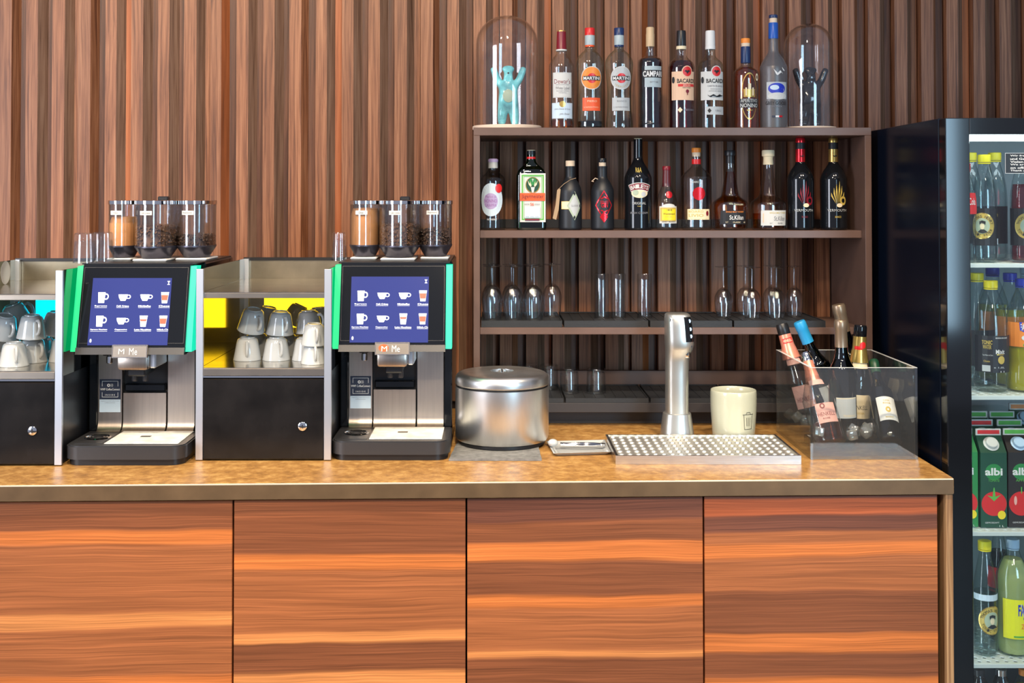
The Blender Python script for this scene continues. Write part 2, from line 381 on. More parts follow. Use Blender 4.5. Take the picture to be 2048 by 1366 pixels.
pbr('screen_white', (.8, .8, .8), .3, emit=(.80, .92, 1.0), estr=.85)
pbr('screen_brown', (.3, .08, .04), .3, emit=(.36, .07, .045), estr=.6)
pbr('icon_blue', (.5, .7, 1), .3, emit=(.35, .70, 1.0), estr=1.0)
pbr('brushed_tap', (.60, .60, .56), .30, .85, noise=.06, nscale=9)
pbr('pad', (.78, .78, .72), .4, noise=.25, nscale=28)
pbr('fridge_liner', (.36, .42, .44), .5); pbr('fridge_shelf', (.62, .70, .68), .35)
pbr('white_wash', (.70, .56, .44), .6)
pbr('bear_pattern', (.20, .62, .72), .22, coat=.5, noise=.55, nscale=22)
pbr('bear_black', (.018, .018, .020), .18, coat=.6, noise=.8, nscale=60)
pbr('water', (.5, .52, .5), .1)
glass('clear_glass', (.955, .965, .97), (.60, .66, .70), f0=.085); glass('dome_glass', (.985, .985, .985), (.70, .74, .76), f0=.045)
glass('bottle_clear', (.92, .94, .94), (.36, .41, .43), f0=.07)
glass('bottle_clear_green', (.88, .95, .93), (.30, .52, .50), f0=.07)
glass('bottle_frost', (.70, .70, .72), (.35, .35, .38), rough=.35, f0=.05, frost=.35, frostcol=(.20, .20, .21))
glass('liquid_amber', (.86, .46, .12), (.55, .18, .02)); glass('liquid_brown', (.42, .10, .02), (.16, .03, .01)); glass('liquid_red', (.55, .10, .07), (.40, .03, .02))
glass('liquid_dark', (.12, .05, .08), (.04, .02, .03)); glass('campari', (.28, .04, .14), (.14, .01, .06), f0=.06); glass('bottle_green', (.06, .30, .11), (.01, .09, .03), f0=.07)
glass('bottle_deep_green', (.06, .12, .07), (.01, .02, .01), f0=.07); glass('rose_wine', (.88, .42, .20), (.55, .22, .10)); glass('rose_dark', (.42, .18, .17), (.15, .06, .06))
glass('acrylic', (.95, .96, .95), (.68, .72, .70), f0=.05, frost=.02, frostcol=(.7, .7, .68)); glass('ice', (.86, .88, .88), (.40, .44, .45), rough=.08, f0=.16, frost=.16, frostcol=(.75, .77, .76)); glass('melt', (.86, .86, .83), (.8, .8, .78), f0=.012, fmax=.18)
glass('hopper_glass', (.90, .93, .95), (.45, .52, .56), f0=.07)
glass('pet', (.88, .93, .93), (.40, .48, .50), f0=.05); glass('pet_red', (.80, .25, .26), (.4, .08, .10)); glass('pet_yellow', (.78, .70, .05), (.5, .44, .02), frost=.5, frostcol=(.72, .62, .03)); glass('pet_lemon', (.80, .84, .42), (.5, .55, .2), frost=.6, frostcol=(.66, .72, .30))
glass('door_glass', (.95, .97, .97), (.8, .84, .85), f0=.04)
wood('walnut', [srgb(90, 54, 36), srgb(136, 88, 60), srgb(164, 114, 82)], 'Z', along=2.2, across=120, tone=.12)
wood('walnut_slant_sheen', [srgb(88, 64, 50), srgb(120, 91, 73), srgb(140, 112, 93)], 'Z', along=2.4, across=110, tone=.10)  # slanted slat faces: grey window light painted into the wood colour
wood('walnut_recess_shade', [srgb(66, 40, 28), srgb(92, 57, 39), srgb(112, 73, 52)], 'Z', along=2.4, across=100, tone=.12)  # recess strips: darker wood tone with the shade of the gap painted in
wood('sapwood', [srgb(116, 64, 34), srgb(152, 86, 48), srgb(172, 106, 66)], 'Z', along=1.2, across=40, tone=.2)
wood('end_ply', [srgb(120, 82, 52), srgb(176, 134, 92), srgb(205, 165, 120)], 'Z', along=1.0, across=90, tone=.05)
pbr('backing', srgb(46, 28, 20), .6)

def counter_material():
    m, nt, b = _nt('worktop'); N = nt.nodes.new; L = nt.links.new
    tc = N('ShaderNodeTexCoord'); n = N('ShaderNodeTexNoise'); n.inputs['Scale'].default_value = 34; n.inputs['Detail'].default_value = 9; n.inputs['Roughness'].default_value = .7
    L(tc.outputs['Object'], n.inputs['Vector'])
    r = N('ShaderNodeValToRGB'); e = r.color_ramp.elements
    e[0].position = .30; e[0].color = c4(srgb(132, 94, 50)); e[1].position = .72; e[1].color = c4(srgb(212, 170, 104)); x = e.new(.5); x.color = c4(srgb(174, 128, 70))
    L(n.outputs['Fac'], r.inputs[0]); L(r.outputs[0], b.inputs['Base Color'])
    b.inputs['Roughness'].default_value = .36; b.inputs['Metallic'].default_value = .05; b.inputs['Specular IOR Level'].default_value = .5
    bp = N('ShaderNodeBump'); bp.inputs['Strength'].default_value = .10; bp.inputs['Distance'].default_value = .001; L(n.outputs['Fac'], bp.inputs['Height']); L(bp.outputs[0], b.inputs['Normal'])
counter_material()

# ------------------------------------------------------------------ the setting
ZC = 0.90                                     # counter top
struct('floor', MB().box(-4, 4, -6, 1.2, -.05, 0), pbr('floor_dark', (.10, .075, .055), .5, noise=.3, nscale=6))
wall = struct('wall_back', MB().box(-2.4, 2.6, 1.075, 1.15, 0, 2.9), 'backing')
PITCHX = .0905; X0 = U(53, 10, 1.035).x; YF, YR = 1.031, 1.061
variants = []
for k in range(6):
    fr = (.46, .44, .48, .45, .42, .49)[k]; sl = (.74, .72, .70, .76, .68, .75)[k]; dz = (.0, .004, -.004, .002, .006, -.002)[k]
    me_m = [('walnut', 'walnut_slant_sheen', 'walnut_recess_shade'), ('walnut', 'walnut_slant_sheen', 'sapwood'), ('walnut', 'walnut', 'walnut_recess_shade'), ('walnut', 'walnut_slant_sheen', 'walnut_recess_shade'), ('walnut', 'sapwood', 'walnut_recess_shade'), ('walnut', 'walnut_slant_sheen', 'walnut')][k]
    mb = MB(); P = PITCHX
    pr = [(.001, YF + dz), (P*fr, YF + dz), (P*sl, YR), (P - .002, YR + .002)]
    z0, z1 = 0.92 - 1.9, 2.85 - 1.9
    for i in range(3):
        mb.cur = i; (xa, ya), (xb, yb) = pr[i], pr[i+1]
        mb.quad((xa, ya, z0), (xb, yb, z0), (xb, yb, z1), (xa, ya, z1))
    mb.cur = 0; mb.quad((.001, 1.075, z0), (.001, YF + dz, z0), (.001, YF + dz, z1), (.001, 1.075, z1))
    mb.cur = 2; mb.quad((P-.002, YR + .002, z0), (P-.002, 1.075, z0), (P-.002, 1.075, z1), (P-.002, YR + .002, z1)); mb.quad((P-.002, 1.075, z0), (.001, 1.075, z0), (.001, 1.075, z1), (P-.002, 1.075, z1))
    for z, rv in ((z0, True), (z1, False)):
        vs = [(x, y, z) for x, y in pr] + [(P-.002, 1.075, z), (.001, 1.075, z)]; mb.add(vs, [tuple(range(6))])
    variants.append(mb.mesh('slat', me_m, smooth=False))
order = [0, 5, 2, 1, 0, 3, 5, 4, 0, 3, 2, 1, 3, 0, 5, 2]
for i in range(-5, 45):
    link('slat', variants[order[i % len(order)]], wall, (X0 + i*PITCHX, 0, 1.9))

# counter: the front edge runs slightly towards the camera on the left
def YC(px): return -.057 + (.017 + .057) * px / 1905.0
pL = U(-120, 967.9, YC(-120)); pR = U(1908, 953, YC(1908)); pL.z = pR.z = ZC
ANG = math.atan2(pR.y - pL.y, pR.x - pL.x); LEN = sqrt((pR.x-pL.x)**2 + (pR.y-pL.y)**2)
def CF(xl, yl, z): return (pL.x + xl*cos(ANG) - yl*sin(ANG), pL.y + xl*sin(ANG) + yl*cos(ANG), z)
mb = MB(); pts = [CF(0, 0, 0)[:2], CF(LEN, 0, 0)[:2], (pR.x + .004, 1.02), (pL.x, 1.02)]
bm = bmesh.new(); vb = [bm.verts.new((x, y, ZC-.042)) for x, y in pts]; vt = [bm.verts.new((x, y, ZC)) for x, y in pts]
bm.faces.new(list(reversed(vb))); bm.faces.new(vt)
for i in range(4): bm.faces.new((vb[i], vb[(i+1) % 4], vt[(i+1) % 4], vt[i]))
bmesh.ops.bevel(bm, geom=bm.edges[:], offset=.0025, segments=2, affect='EDGES'); mb.bm(bm)
wt = tag(obj('counter_worktop', mb, 'worktop'), 'long mottled bronze-brown worktop carrying the coffee machines and shelf unit', 'worktop')
obj('edge_band', MB().box(.002, LEN - .002, -.0012, .0, ZC - .0405, ZC - .0052), pbr('edge_bronze', srgb(112, 88, 62), .38, .3, noise=.18, nscale=14), wt, (pL.x, pL.y, 0), ANG)
obj('edge_trim', MB().box(.002, LEN - .002, -.0014, .0, ZC - .0050, ZC - .0012, .0005), pbr('trim_highlight', (.86, .74, .52), .35, .4), wt, (pL.x, pL.y, 0), ANG)  # trim strip whose pale colour carries the highlight along the edge

def bandmap(px, lst):                         # (y pixel, colour) list top -> bottom, as fractions of door height
    Y = YC(px) + .012; z0, z1 = .06, ZC - .044; out = []
    for (ya, yb, c) in lst:
        for y in (ya + 2, yb - 2):
            out.append(((U(px, y, Y).z - z0)/(z1 - z0), c))
    out.sort(key=lambda t: t[0]); return z0, z1, out
OR, LO, BR, MD, DK, RD = srgb(204, 116, 58), srgb(216, 138, 78), srgb(134, 78, 48), srgb(166, 98, 57), srgb(114, 68, 50), srgb(166, 86, 50)
doors = [
 (-120, 465, [(980, 1060, BR), (1061, 1086, OR), (1089, 1226, MD), (1229, 1256, LO), (1259, 1352, MD), (1355, 1400, OR), (1404, 1480, BR), (1490, 1520, OR), (1540, 1600, BR)],
  'veneered base cabinet under the machine beside the blue-lit cup cabinet'),
 (465, 933, [(980, 1107, BR), (1110, 1137, OR), (1140, 1262, MD), (1264, 1283, LO), (1286, 1343, BR), (1347, 1380, LO), (1390, 1470, MD), (1480, 1510, OR), (1530, 1600, BR)],
  'veneered base cabinet under the yellow-lit cup cabinet and its coffee machine'),
 (933, 1409, [(975, 1040, DK), (1042, 1082, BR), (1085, 1121, OR), (1124, 1190, BR), (1192, 1214, OR), (1216, 1300, MD), (1303, 1313, LO), (1316, 1372, BR), (1380, 1400, OR), (1420, 1600, BR)],
  'veneered base cabinet below the steel waste pot and water tap'),
 (1409, 1880, [(975, 996, DK), (998, 1028, RD), (1030, 1060, DK), (1062, 1084, MD), (1087, 1111, OR), (1114, 1180, MD), (1182, 1265, BR), (1268, 1303, OR), (1306, 1354, BR), (1357, 1400, OR), (1420, 1600, BR)],
  'veneered base cabinet below the acrylic bottle cooler, next to the fridge')]
def xl_at(px): return (U(px, 990, YC(px)).x - pL.x) / cos(ANG)
for i, (a, b, lst, lab) in enumerate(doors):
    z0, z1, bands = bandmap((a+b)/2 if i else 200, lst); mn = 'veneer_%d' % i; banded_wood(mn, 0, z1 - z0, [(p, c) for p, c in bands if 0 <= p <= 1])
    xa, xb = xl_at(a), xl_at(b)
    t = thing('base_cabinet', lab, 'cabinet', CF((xa+xb)/2, .012, z0), ANG, 'veneered base cabinets under the worktop')
    hw = (xb - xa)/2
    obj('body', MB().box(-hw + .004, hw - .004, .022, .60, 0, z1 - z0 - .004), 'laminate_dark', t)
    obj('door', MB().box(-hw + .0022, hw - .0022, 0, .02, 0, z1 - z0 - .002, .0012), mn, t)
xe0, xe1 = xl_at(1893), xl_at(1907)
tag(obj('end_panel', MB().box(xe0, xe1, .004, .9, 0, ZC - .0425, .001), 'end_ply', None, (pL.x, pL.y, 0), ANG), 'upright wooden end panel closing the counter beside the fridge', 'panel')
tag(obj('plinth_board', MB().box(0, xe0 - .003, .06, .08, 0, .058), 'laminate_dark', None, (pL.x, pL.y, 0), ANG), 'dark recessed plinth board below the veneered cabinets', 'plinth')

# ------------------------------------------------------------------ wall-side shelf unit
YU = 0.65
uL, uR = U(947, 300, YU).x, U(1743, 300, YU).x
zT1, zT0 = U(1345, 255, YU).z, U(1345, 271, YU).z
YS = YU + .035
def zs(py): return U(1345, py, YS).z
t = thing('shelf_unit', 'open brown shelf unit holding liquor bottles and glasses on the worktop', 'shelf', ((uL+uR)/2, YU, ZC))
hw = (uR - uL)/2; pw = 13*mpp(YU); DEP = 1.024 - YU
obj('top_board', MB().box(-hw, hw, 0, DEP, zT0 - ZC, zT1 - ZC, .0012), 'laminate', t)
for s in (-1, 1):
    x0 = -hw if s < 0 else hw - pw
    obj('side_panel', MB().box(x0, x0 + pw, .0, DEP, 0.001, zT0 - ZC, .0012), 'laminate', t)
SH = []
for a, b in ((461, 476), (655, 669), (806, 825)):
    z1_, z0_ = zs(a), zs(b); SH.append(z1_)
    obj('shelf_board', MB().box(-hw + pw, hw - pw, YS - YU, DEP, z0_ - ZC, z1_ - ZC, .001), 'laminate' if a < 800 else 'laminate_dark', t)
obj('back_rail', MB().box(-hw + pw, hw - pw, DEP - .05, DEP - .03, SH[2] - ZC + .001, SH[2] - ZC + .058), 'laminate', t)
obj('base_board', MB().box(-hw + pw, hw - pw, .10, .12, 0.001, zs(826) - ZC - .001), 'laminate_dark', t)
obj('back_strip', MB().box(-hw + pw, hw - pw, DEP - .02, DEP - .004, SH[0] - ZC + .001, SH[0] - ZC + .03), 'laminate_dark', t)
zTOP = zT1
def bar_tray(xa, xb, z, y0, y1, h, label):
    mb = MB(); th = .003
    mb.box(xa, xb, y0, y1, 0, .004); mb.box(xa, xb, y0, y0 + th, .004, h); mb.box(xa, xb, y1 - th, y1, .004, h)
    mb.box(xa, xa + th, y0 + th, y1 - th, .004, h); mb.box(xb - th, xb, y0 + th, y1 - th, .004, h)
    # closed top mat inset between the rims
    mb.box(xa + th, xb - th, y0 + th, y1 - th, .004, h - .003)
    for i in range(1, 8):
        x = xa + (xb-xa)*i/8; mb.box(x - .002, x + .002, y0 + .012, y1 - .012, h - .003, h - .0015)
    return tag(obj('bar_tray', mb, 'rubber', None, (0, 0, z)), label, 'tray', 'black rubber trays under the glasses')
T1 = [(962, 1125), (1128, 1297), (1300, 1465), (1468, 1652)]; T2 = [(962, 1128), (1131, 1298), (1301, 1468), (1471, 1652)]
n3 = ['below the tulip glasses by the side panel', 'below the tall highball glasses', 'behind the water tap head', 'below the row of wine glasses']
n4 = ['behind the lidded steel pot', 'below the loose pair of tumblers', 'behind the water tap column', 'behind the pale waste mug']
for i, (a, b) in enumerate(T1):
    bar_tray(U(a, 645, YS).x + .001, U(b, 645, YS).x - .001, SH[1] + .0005, YS + .002, .985, 13*mpp(YS), 'black rubber bar tray on the glass shelf ' + n3[i])
for i, (a, b) in enumerate(T2):
    bar_tray(U(a, 805, YS).x + .001, U(b, 805, YS).x - .001, SH[2] + .0005, YS + .002, .965, 9*mpp(YS), 'black rubber bar tray on the lowest shelf ' + n4[i])
TR3 = SH[1] + .0005 + 13*mpp(YS); TR4 = SH[2] + .0005 + 9*mpp(YS)

# ------------------------------------------------------------------ bottles
def decorate(t, decor, px, base, k, mp):
    for i, d in enumerate(decor):
        X = lambda x: (x - px)*k
        Z = lambda y: (base - y)*k
        off = .0004 + i*.00022; a = d[0]
        if a == 'rect': f = fig_rect(X(d[1]), Z(d[2]), d[3]*k, d[4]*k, 10, 4); nm, mt = 'label', d[5]
        elif a == 'disc': f = fig_disc(X(d[1]), Z(d[2]), d[3]*k, d[4]*k, inner=(d[6] if len(d) > 6 else 0)); nm, mt = 'emblem', d[5]
        elif a == 'dia': f = fig_dia(X(d[1]), Z(d[2]), d[3]*k, d[4]*k); nm, mt = 'emblem', d[5]
        elif a == 'frame': f = fig_frame(X(d[1]), Z(d[2]), d[3]*k, d[4]*k, d[5]*k); nm, mt = 'label_border', d[6]
        elif a == 'text': f = fig_text(d[1], X(d[2]), Z(d[3]), d[4]*k, d[5]*k, d[7] if len(d) > 7 else .01, d[8] if len(d) > 8 else 0); nm, mt = 'lettering', d[6]
        elif a == 'arc': f = fig_arc_text(d[1], X(d[2]), Z(d[3]), d[4]*k, d[5]*k, d[6], d[7], d[9] if len(d) > 9 else .02, d[10] if len(d) > 10 else False); nm, mt = 'lettering', d[8]
        elif a == 'band': f = fig_band(X(d[1]), Z(d[2]), d[3]*k, d[4]*k, d[5], d[6]); nm, mt = 'label', d[7]
        elif a == 'poly': f = fig_poly([(X(x), Z(y)) for x, y in d[1]]); nm, mt = 'emblem', d[2]; off += .0012
        put(t, nm, f, mp, mt, off)
def prof_r(prof):
    def R(z):
        if z <= prof[0][1]: return prof[0][0]
        for (r0, a), (r1, b) in zip(prof, prof[1:]):
            if a <= z <= b: return r0 + (r1 - r0)*((z-a)/max(1e-9, b-a))
        return prof[-1][0]
    return R
def smooth_prof(p, n=3):
    """Catmull-Rom through the points so that shoulders curve"""
    out = []
    for i in range(len(p)-1):
        p0, p1, p2, p3 = p[max(0, i-1)], p[i], p[i+1], p[min(len(p)-1, i+2)]
        for j in range(n):
            t = j/n
            q = [.5*((2*p1[c]) + (-p0[c]+p2[c])*t + (2*p0[c]-5*p1[c]+4*p2[c]-p3[c])*t*t + (-p0[c]+3*p1[c]-3*p2[c]+p3[c])*t**3) for c in (0, 1)]
            lo, hi = min(p1[1], p2[1]), max(p1[1], p2[1]); q[1] = min(hi, max(lo, q[1])); q[0] = min(max(p1[0], p2[0]), max(min(p1[0], p2[0]), q[0]))
            out.append((max(0, q[0]), q[1]))
    out.append(p[-1]); return out
def bottle(name, label, px, Y, zb, prof, mat, liquid=None, parts=(), decor=(), group=None, seg=36, flat=None, yaw=0.0, cat='bottle', place=None, k=None):
    base = prof[0][1]; k = k or mpp(Y)
    t = thing(name, label, cat, place if place else (U(px, base, Y).x, Y, zb), 0, group)
    P = smooth_prof([(r*k, (base - y)*k) for r, y in prof]); R = prof_r(P)
    if flat:                                  # rectangular body: superellipse sections, flat = half depth / half width
        def ring(r, z, s=1.0):
            n = 40; o = []; fl = flat if r > 16*k else min(1.0, flat + (1 - flat)*(1 - (r - 8*k)/(8*k)))
            e = .35 if r > 16*k else .35 + .65*(1 - max(0, (r - 8*k))/(8*k))
            for i in range(n):
                a = 2*pi*i/n; c_, s_ = cos(a), sin(a)
                o.append((s*r*math.copysign(abs(c_)**e, c_), s*r*fl*math.copysign(abs(s_)**e, s_), z))
            return o
        body = MB().loft([ring(r, z) for r, z in P])
        mp = lambda a, b, off: (a, -R(b)*flat - .0004 - off, b)
    else:
        body = MB().lathe(P, seg=seg)
        def mp(a, b, off):
            r = R(b) + .0004 + off; g = a/max(r, .004) + yaw; return (r*sin(g), -r*cos(g), b)
    obj('glass_body', body, mat, t)
    if liquid:
        lm, top = liquid; zt = (base - top)*k; L_ = [(r*.90, max(z, .004)) for r, z in P if z < zt]; L_.append((R(zt)*.90, zt))
        L_ = [L_[0]] + [q for q, pq in zip(L_[1:], L_) if q[1] > pq[1] + 1e-5]
        obj('liquid', MB().lathe(L_, seg=seg) if not flat else MB().loft([ring(r, z, .94) for r, z in L_]), lm, t)
    for nm, mt, pp in parts:
        obj(nm, MB().lathe([(r*k, (base - y)*k) for r, y in pp], seg=28), mt, t)
    decorate(t, decor, px, base, k, mp)
    return t
YT = .79; ZT = zTOP + .0004
G1 = 'liquor bottles on top of the shelf unit'
bottle('whisky_bottle', 'clear whisky bottle with white labels and dark red foil neck beside glass dome', 1123, YT, ZT,
  [(22, 257), (24.5, 254), (25, 246), (24.5, 232), (25, 200), (25.2, 135), (23.5, 124), (17, 113), (11.5, 106), (10, 100), (10, 92)], 'bottle_clear', ('liquid_amber', 238),
  [('neck_foil', 'dark_red', [(10.6, 96), (10.2, 94), (9.2, 64), (9.2, 60)]), ('cap_top', 'gold', [(8.8, 60.2), (8.8, 58), (7, 57.5)]), ('neck_ring', 'paper', [(10.5, 99), (11, 98), (11, 96), (10.4, 95.5)])],
  [('rect', 1123.5, 169, 41, 50, 'paper'), ('frame', 1123.5, 169, 39, 48, .8, 'label_grey'), ('text', "Dewar's", 1123.5, 161.5, 34, 9.5, 'dark_red', .0), ('text', 'BLENDED SCOTCH WHISKY', 1123.5, 168.5, 28, 1.6, 'grey_ink'),
   ('text', 'White Label', 1123.5, 175, 29, 6, 'grey_ink', .0), ('text', 'THE FINEST SCOTCH', 1123.5, 181, 26, 1.6, 'grey_ink'), ('text', 'TRUE SCOTCH', 1123.5, 184.5, 16, 1.6, 'grey_ink'),
   ('rect', 1123.5, 220, 46, 31, 'label_blue'), ('frame', 1123.5, 220, 44, 29, .7, 'label_grey'), ('disc', 1123.5, 207, 6.2, 6.2, 'gold'), ('text', 'John Dewar & Sons', 1123.5, 217, 34, 4, 'grey_ink', 0, .3), ('text', 'John Dewar', 1128, 227, 22, 5, 'grey_ink', 0, .4)], G1)
mart = [(24, 257), (26.5, 254), (27, 246), (25.4, 230), (23.8, 205), (24.4, 175), (27, 140), (28, 126), (26, 115), (18.5, 104), (11.5, 98), (8.8, 93), (8.5, 86)]
def martini(px, lab, cap, capd, disc, lowmat, lowtxt, tm, liq):
    bottle('vermouth_bottle', lab, px, YT, ZT, mart, 'bottle_clear_green', liq,
      [('neck_foil', capd, [(9.2, 90.5), (9.4, 89), (9.6, 66)]), ('cap', cap, [(10, 67), (10.1, 66), (10.1, 54), (9.4, 52.5)]), ('neck_stripe', 'silver_label', [(9.75, 87), (9.9, 86.5), (9.9, 68), (9.75, 67.5)])],
      [('disc', px+2, 155, 23, 23, 'paper'), ('disc', px+2, 155, 21.6, 21.6, disc), ('disc', px+2, 155.5, 9.5, 9.8, 'red'), ('rect', px+2, 155.5, 38, 8.6, 'black_ink'), ('text', 'MARTINI', px+2, 155.5, 35, 6.4, 'white', .025),
       ('arc', 'VERMOUTH', px+2, 155, 17.5, 3, 225, 315, 'gold_ink', 0, True), ('rect', px+2, 207, 39, 26, lowmat), ('text', lowtxt, px+3, 201, 20, 4, tm), ('text', "L'APERITIVO", px+1, 213, 30, 3, tm)], G1)
martini(1179.8, 'clear vermouth bottle with orange round label and red cap', 'red', 'orange_red', 'orange', 'orange_red', 'FIERO', 'tan', ('liquid_dark', 240))
martini(1238.5, 'clear vermouth bottle with white round label and dark blue cap', 'dark_blue', 'dark_blue', 'label_grey', 'label_grey', 'BIANCO', 'grey_ink', None)
bottle('bitter_bottle', 'dark purple-red bitter bottle with gold cap and black name band', 1300.8, YT, ZT,
  [(23, 258), (24.4, 255), (24.4, 246), (23.6, 238), (23.6, 170), (24.4, 130), (24, 121), (20, 115), (11, 111), (9.2, 106), (8, 97), (8, 88)], 'bottle_clear', ('campari', 116),
  [('cap', pbr('gold_cap', (.60, .42, .24), .4), [(8.4, 91), (8.6, 90), (8.6, 66), (8.1, 64), (8.1, 54), (7.4, 52)])],
  [('rect', 1305, 153, 38, 42, 'silver_label'), ('rect', 1304, 147.5, 42, 15, 'black_ink'), ('text', 'CAMPARI', 1303.5, 147.5, 43, 11.5, 'white', .03), ('text', 'BITTER', 1306, 164, 18, 3, 'grey_ink')], G1)
bac = [(24, 258), (26, 255), (26.2, 248), (26, 205), (26.2, 140), (25.5, 130), (22, 122), (14, 115), (10.4, 109), (9.5, 102), (9.5, 90)]
def rum(px, lab, glassm, liq, labm, cap, ring, t2, t2m, ribbon):
    dec = [('rect', px+.5, 171.5, 52, 57, labm), ('disc', px+8, 143, 11.5, 11.5, labm), ('disc', px+8, 143, 9.6, 9.8, 'red'), ('poly', [(px+1.5, 143), (px+5, 140), (px+8, 142), (px+11, 140), (px+14.5, 143), (px+11, 144), (px+8, 148), (px+5, 144)], 'black_ink'),
       ('text', 'BACARDI', px+6, 161.8, 38, 8.6, 'black_ink', .02)]
    if ribbon: dec += [('rect', px+7, 170.6, 36, 5, 'red'), ('text', t2, px+7, 170.6, 16, 2.6, 'cream'), ('text', 'SPIRIT DRINK', px+7, 175.5, 18, 1.6, 'black_ink'), ('disc', px+8, 182.5, 3.4, 3.6, 'dark_red'), ('rect', px+8, 187, 1.6, 6, 'dark_red'), ('dia', px-7, 219.5, 5, 5.6, 'cream'), ('text', 'PUERTO RICO', px+12, 219.5, 24, 4, 'grey_ink'), ]
    else: dec += [('text', t2, px+6, 172, 34, 3, 'grey_ink'), ('text', 'PREMIUM CRAFTED RUM', px+6, 178, 22, 1.3, 'grey_ink'), ('text', 'SUPERIOR WHITE', px+6, 182, 28, 1.6, 'grey_ink'), ('poly', [(px-11, 189.5), (px-6, 192), (px+1, 188.5), (px+8, 192), (px+15, 188.5), (px+22, 192), (px+23, 190), (px+15, 193.5), (px+8, 194), (px+1, 193.5), (px-6, 194)], 'black_ink'), ('rect', px+6, 221, 40, 16, 'label_grey'), ('dia', px-7, 221, 4, 5, 'black_ink'), ('text', '1862', px+12, 221, 14, 4, 'grey_ink')]
    dec += [('disc', px-21.5, 160, 3.2, 6.5, 'black_ink')]
    bottle('rum_bottle', lab, px, YT, ZT, bac, glassm, liq,
      [('cap', cap, [(9.7, 90), (9.9, 89), (9.4, 62), (8.8, 59)]), ('neck_band', ring, [(10, 96.5), (10.1, 96), (10.1, 90.5), (9.9, 90)])], dec, G1)
rum(1363, 'red-brown spiced rum bottle with tan label and black cap', 'bottle_clear', ('liquid_red', 120), 'tan', 'black_plastic', 'cream', 'SPICED', None, True)
rum(1421, 'clear white rum bottle with cream label and white cap', 'bottle_clear_green', None, 'paper', 'white', 'white', 'CARTA BLANCA', None, False)
bottle('aperitif_bottle', 'amber aperitif bottle with dark sleeve and orange-topped cork', 1491.8, YT, ZT,
  [(24, 259), (25.6, 255), (25.6, 246), (25.4, 200), (25.4, 152), (23, 141), (14, 134), (9.2, 129), (8.6, 122)], 'bottle_clear', ('liquid_amber', 134),
  [('neck_sleeve', 'dark_blue', [(9.4, 125), (9.7, 124), (9.5, 94), (9.2, 92)]), ('cork', 'cork_light', [(8.2, 92), (8.4, 91), (8.8, 86), (8.8, 85)]), ('cork_cap', 'orange', [(8.9, 85), (9.1, 84), (9.1, 77), (8.6, 75.5)])],
  [('disc', 1494, 193, 17, 47, 'gold', .94), ('rect', 1494, 207, 41, 18, 'black_ink'), ('text', 'APERITIVO', 1494, 202, 36, 7, 'paper', 0), ('text', 'NONINO', 1494, 211.5, 37, 8, 'paper', .01),
   ('rect', 1494, 187, 24, 16, 'gold'), ('rect', 1494, 174, 6, 12, 'cream'), ('rect', 1487, 184, 3, 16, 'cream'), ('rect', 1501, 184, 3, 16, 'cream'), ('disc', 1511.5, 155, 4, 7.5, 'cream', .5), ('text', 'BEVI', 1494, 221, 12, 3, 'gold')], G1)
bottle('vodka_bottle', 'frosted grey vodka bottle with flying birds and blue foil neck', 1547.5, YT, ZT,
  [(25.5, 259), (27, 255), (27, 246), (27, 200), (27, 140), (26, 131), (20, 118), (12, 106), (9.8, 98), (8.8, 76), (8.8, 68)], 'bottle_frost', None,
  [('neck_foil', 'blue', [(9.5, 76), (9.7, 75), (9.4, 45), (9, 44)]), ('cork', 'cork_light', [(7.4, 44), (7.6, 43), (7.2, 34)]), ('cap', 'dark_blue', [(8.6, 34.5), (8.8, 34), (8.6, 29), (7.8, 28)])],
  [('poly', [(1541, 139), (1546, 150), (1549, 152), (1557, 146), (1561, 149), (1555, 142), (1549, 147)], 'white'), ('poly', [(1558, 135), (1561, 142), (1566, 143), (1562, 139)], 'white'),
   ('rect', 1549, 182, 44, 34, 'label_grey'), ('disc', 1548, 178, 18, 11, 'royal_blue'), ('disc', 1543, 176, 9, 5, 'label_blue'), ('disc', 1549, 193, 20, 7, 'paper'),
   ('text', 'GREY GOOSE', 1547, 207, 46, 7, 'black_ink', 0), ('text', 'VODKA', 1548, 214, 20, 3, 'grey_ink'), ('rect', 1541, 233.5, 7, 3.6, 'navy'), ('rect', 1548, 233.5, 7, 3.6, 'white'), ('rect', 1555, 233.5, 7, 3.6, 'crimson_foil')], G1)

# ---- second row
YB = .765; ZB = SH[0] + .0004; G2 = 'liquor bottles on the shelf below the top board'
bottle('grappa_bottle', 'clear grappa bottle with round pale blue label and lavender cap', 977, YB, ZB,
  [(23, 462), (25, 459), (25, 450), (25, 420), (25, 368), (23, 357), (15, 350), (10.6, 345), (9.6, 340), (9.6, 333)], 'bottle_clear', None,
  [('cap_skirt', 'label_grey', [(9.8, 339), (9.8, 338), (9.6, 326)]), ('cap', 'lavender', [(10, 327), (10.4, 325), (10.4, 322), (8, 320)])],
  [('disc', 973, 402, 25, 33, 'label_blue'), ('disc', 972, 405, 15, 16, 'lavender'), ('text', 'Merlot di', 972, 396, 22, 5.5, 'violet', 0), ('text', 'NONINO', 972, 404.5, 26, 7, 'violet', .015), ('text', 'GRAPPA', 972, 413, 24, 6, 'violet', 0), ('disc', 989, 379.5, 7.4, 9, 'red'), ('text', 'NONINO', 975, 441, 20, 4, 'white')], G2, place=(U(986, 459, YB).x, YB, ZB))
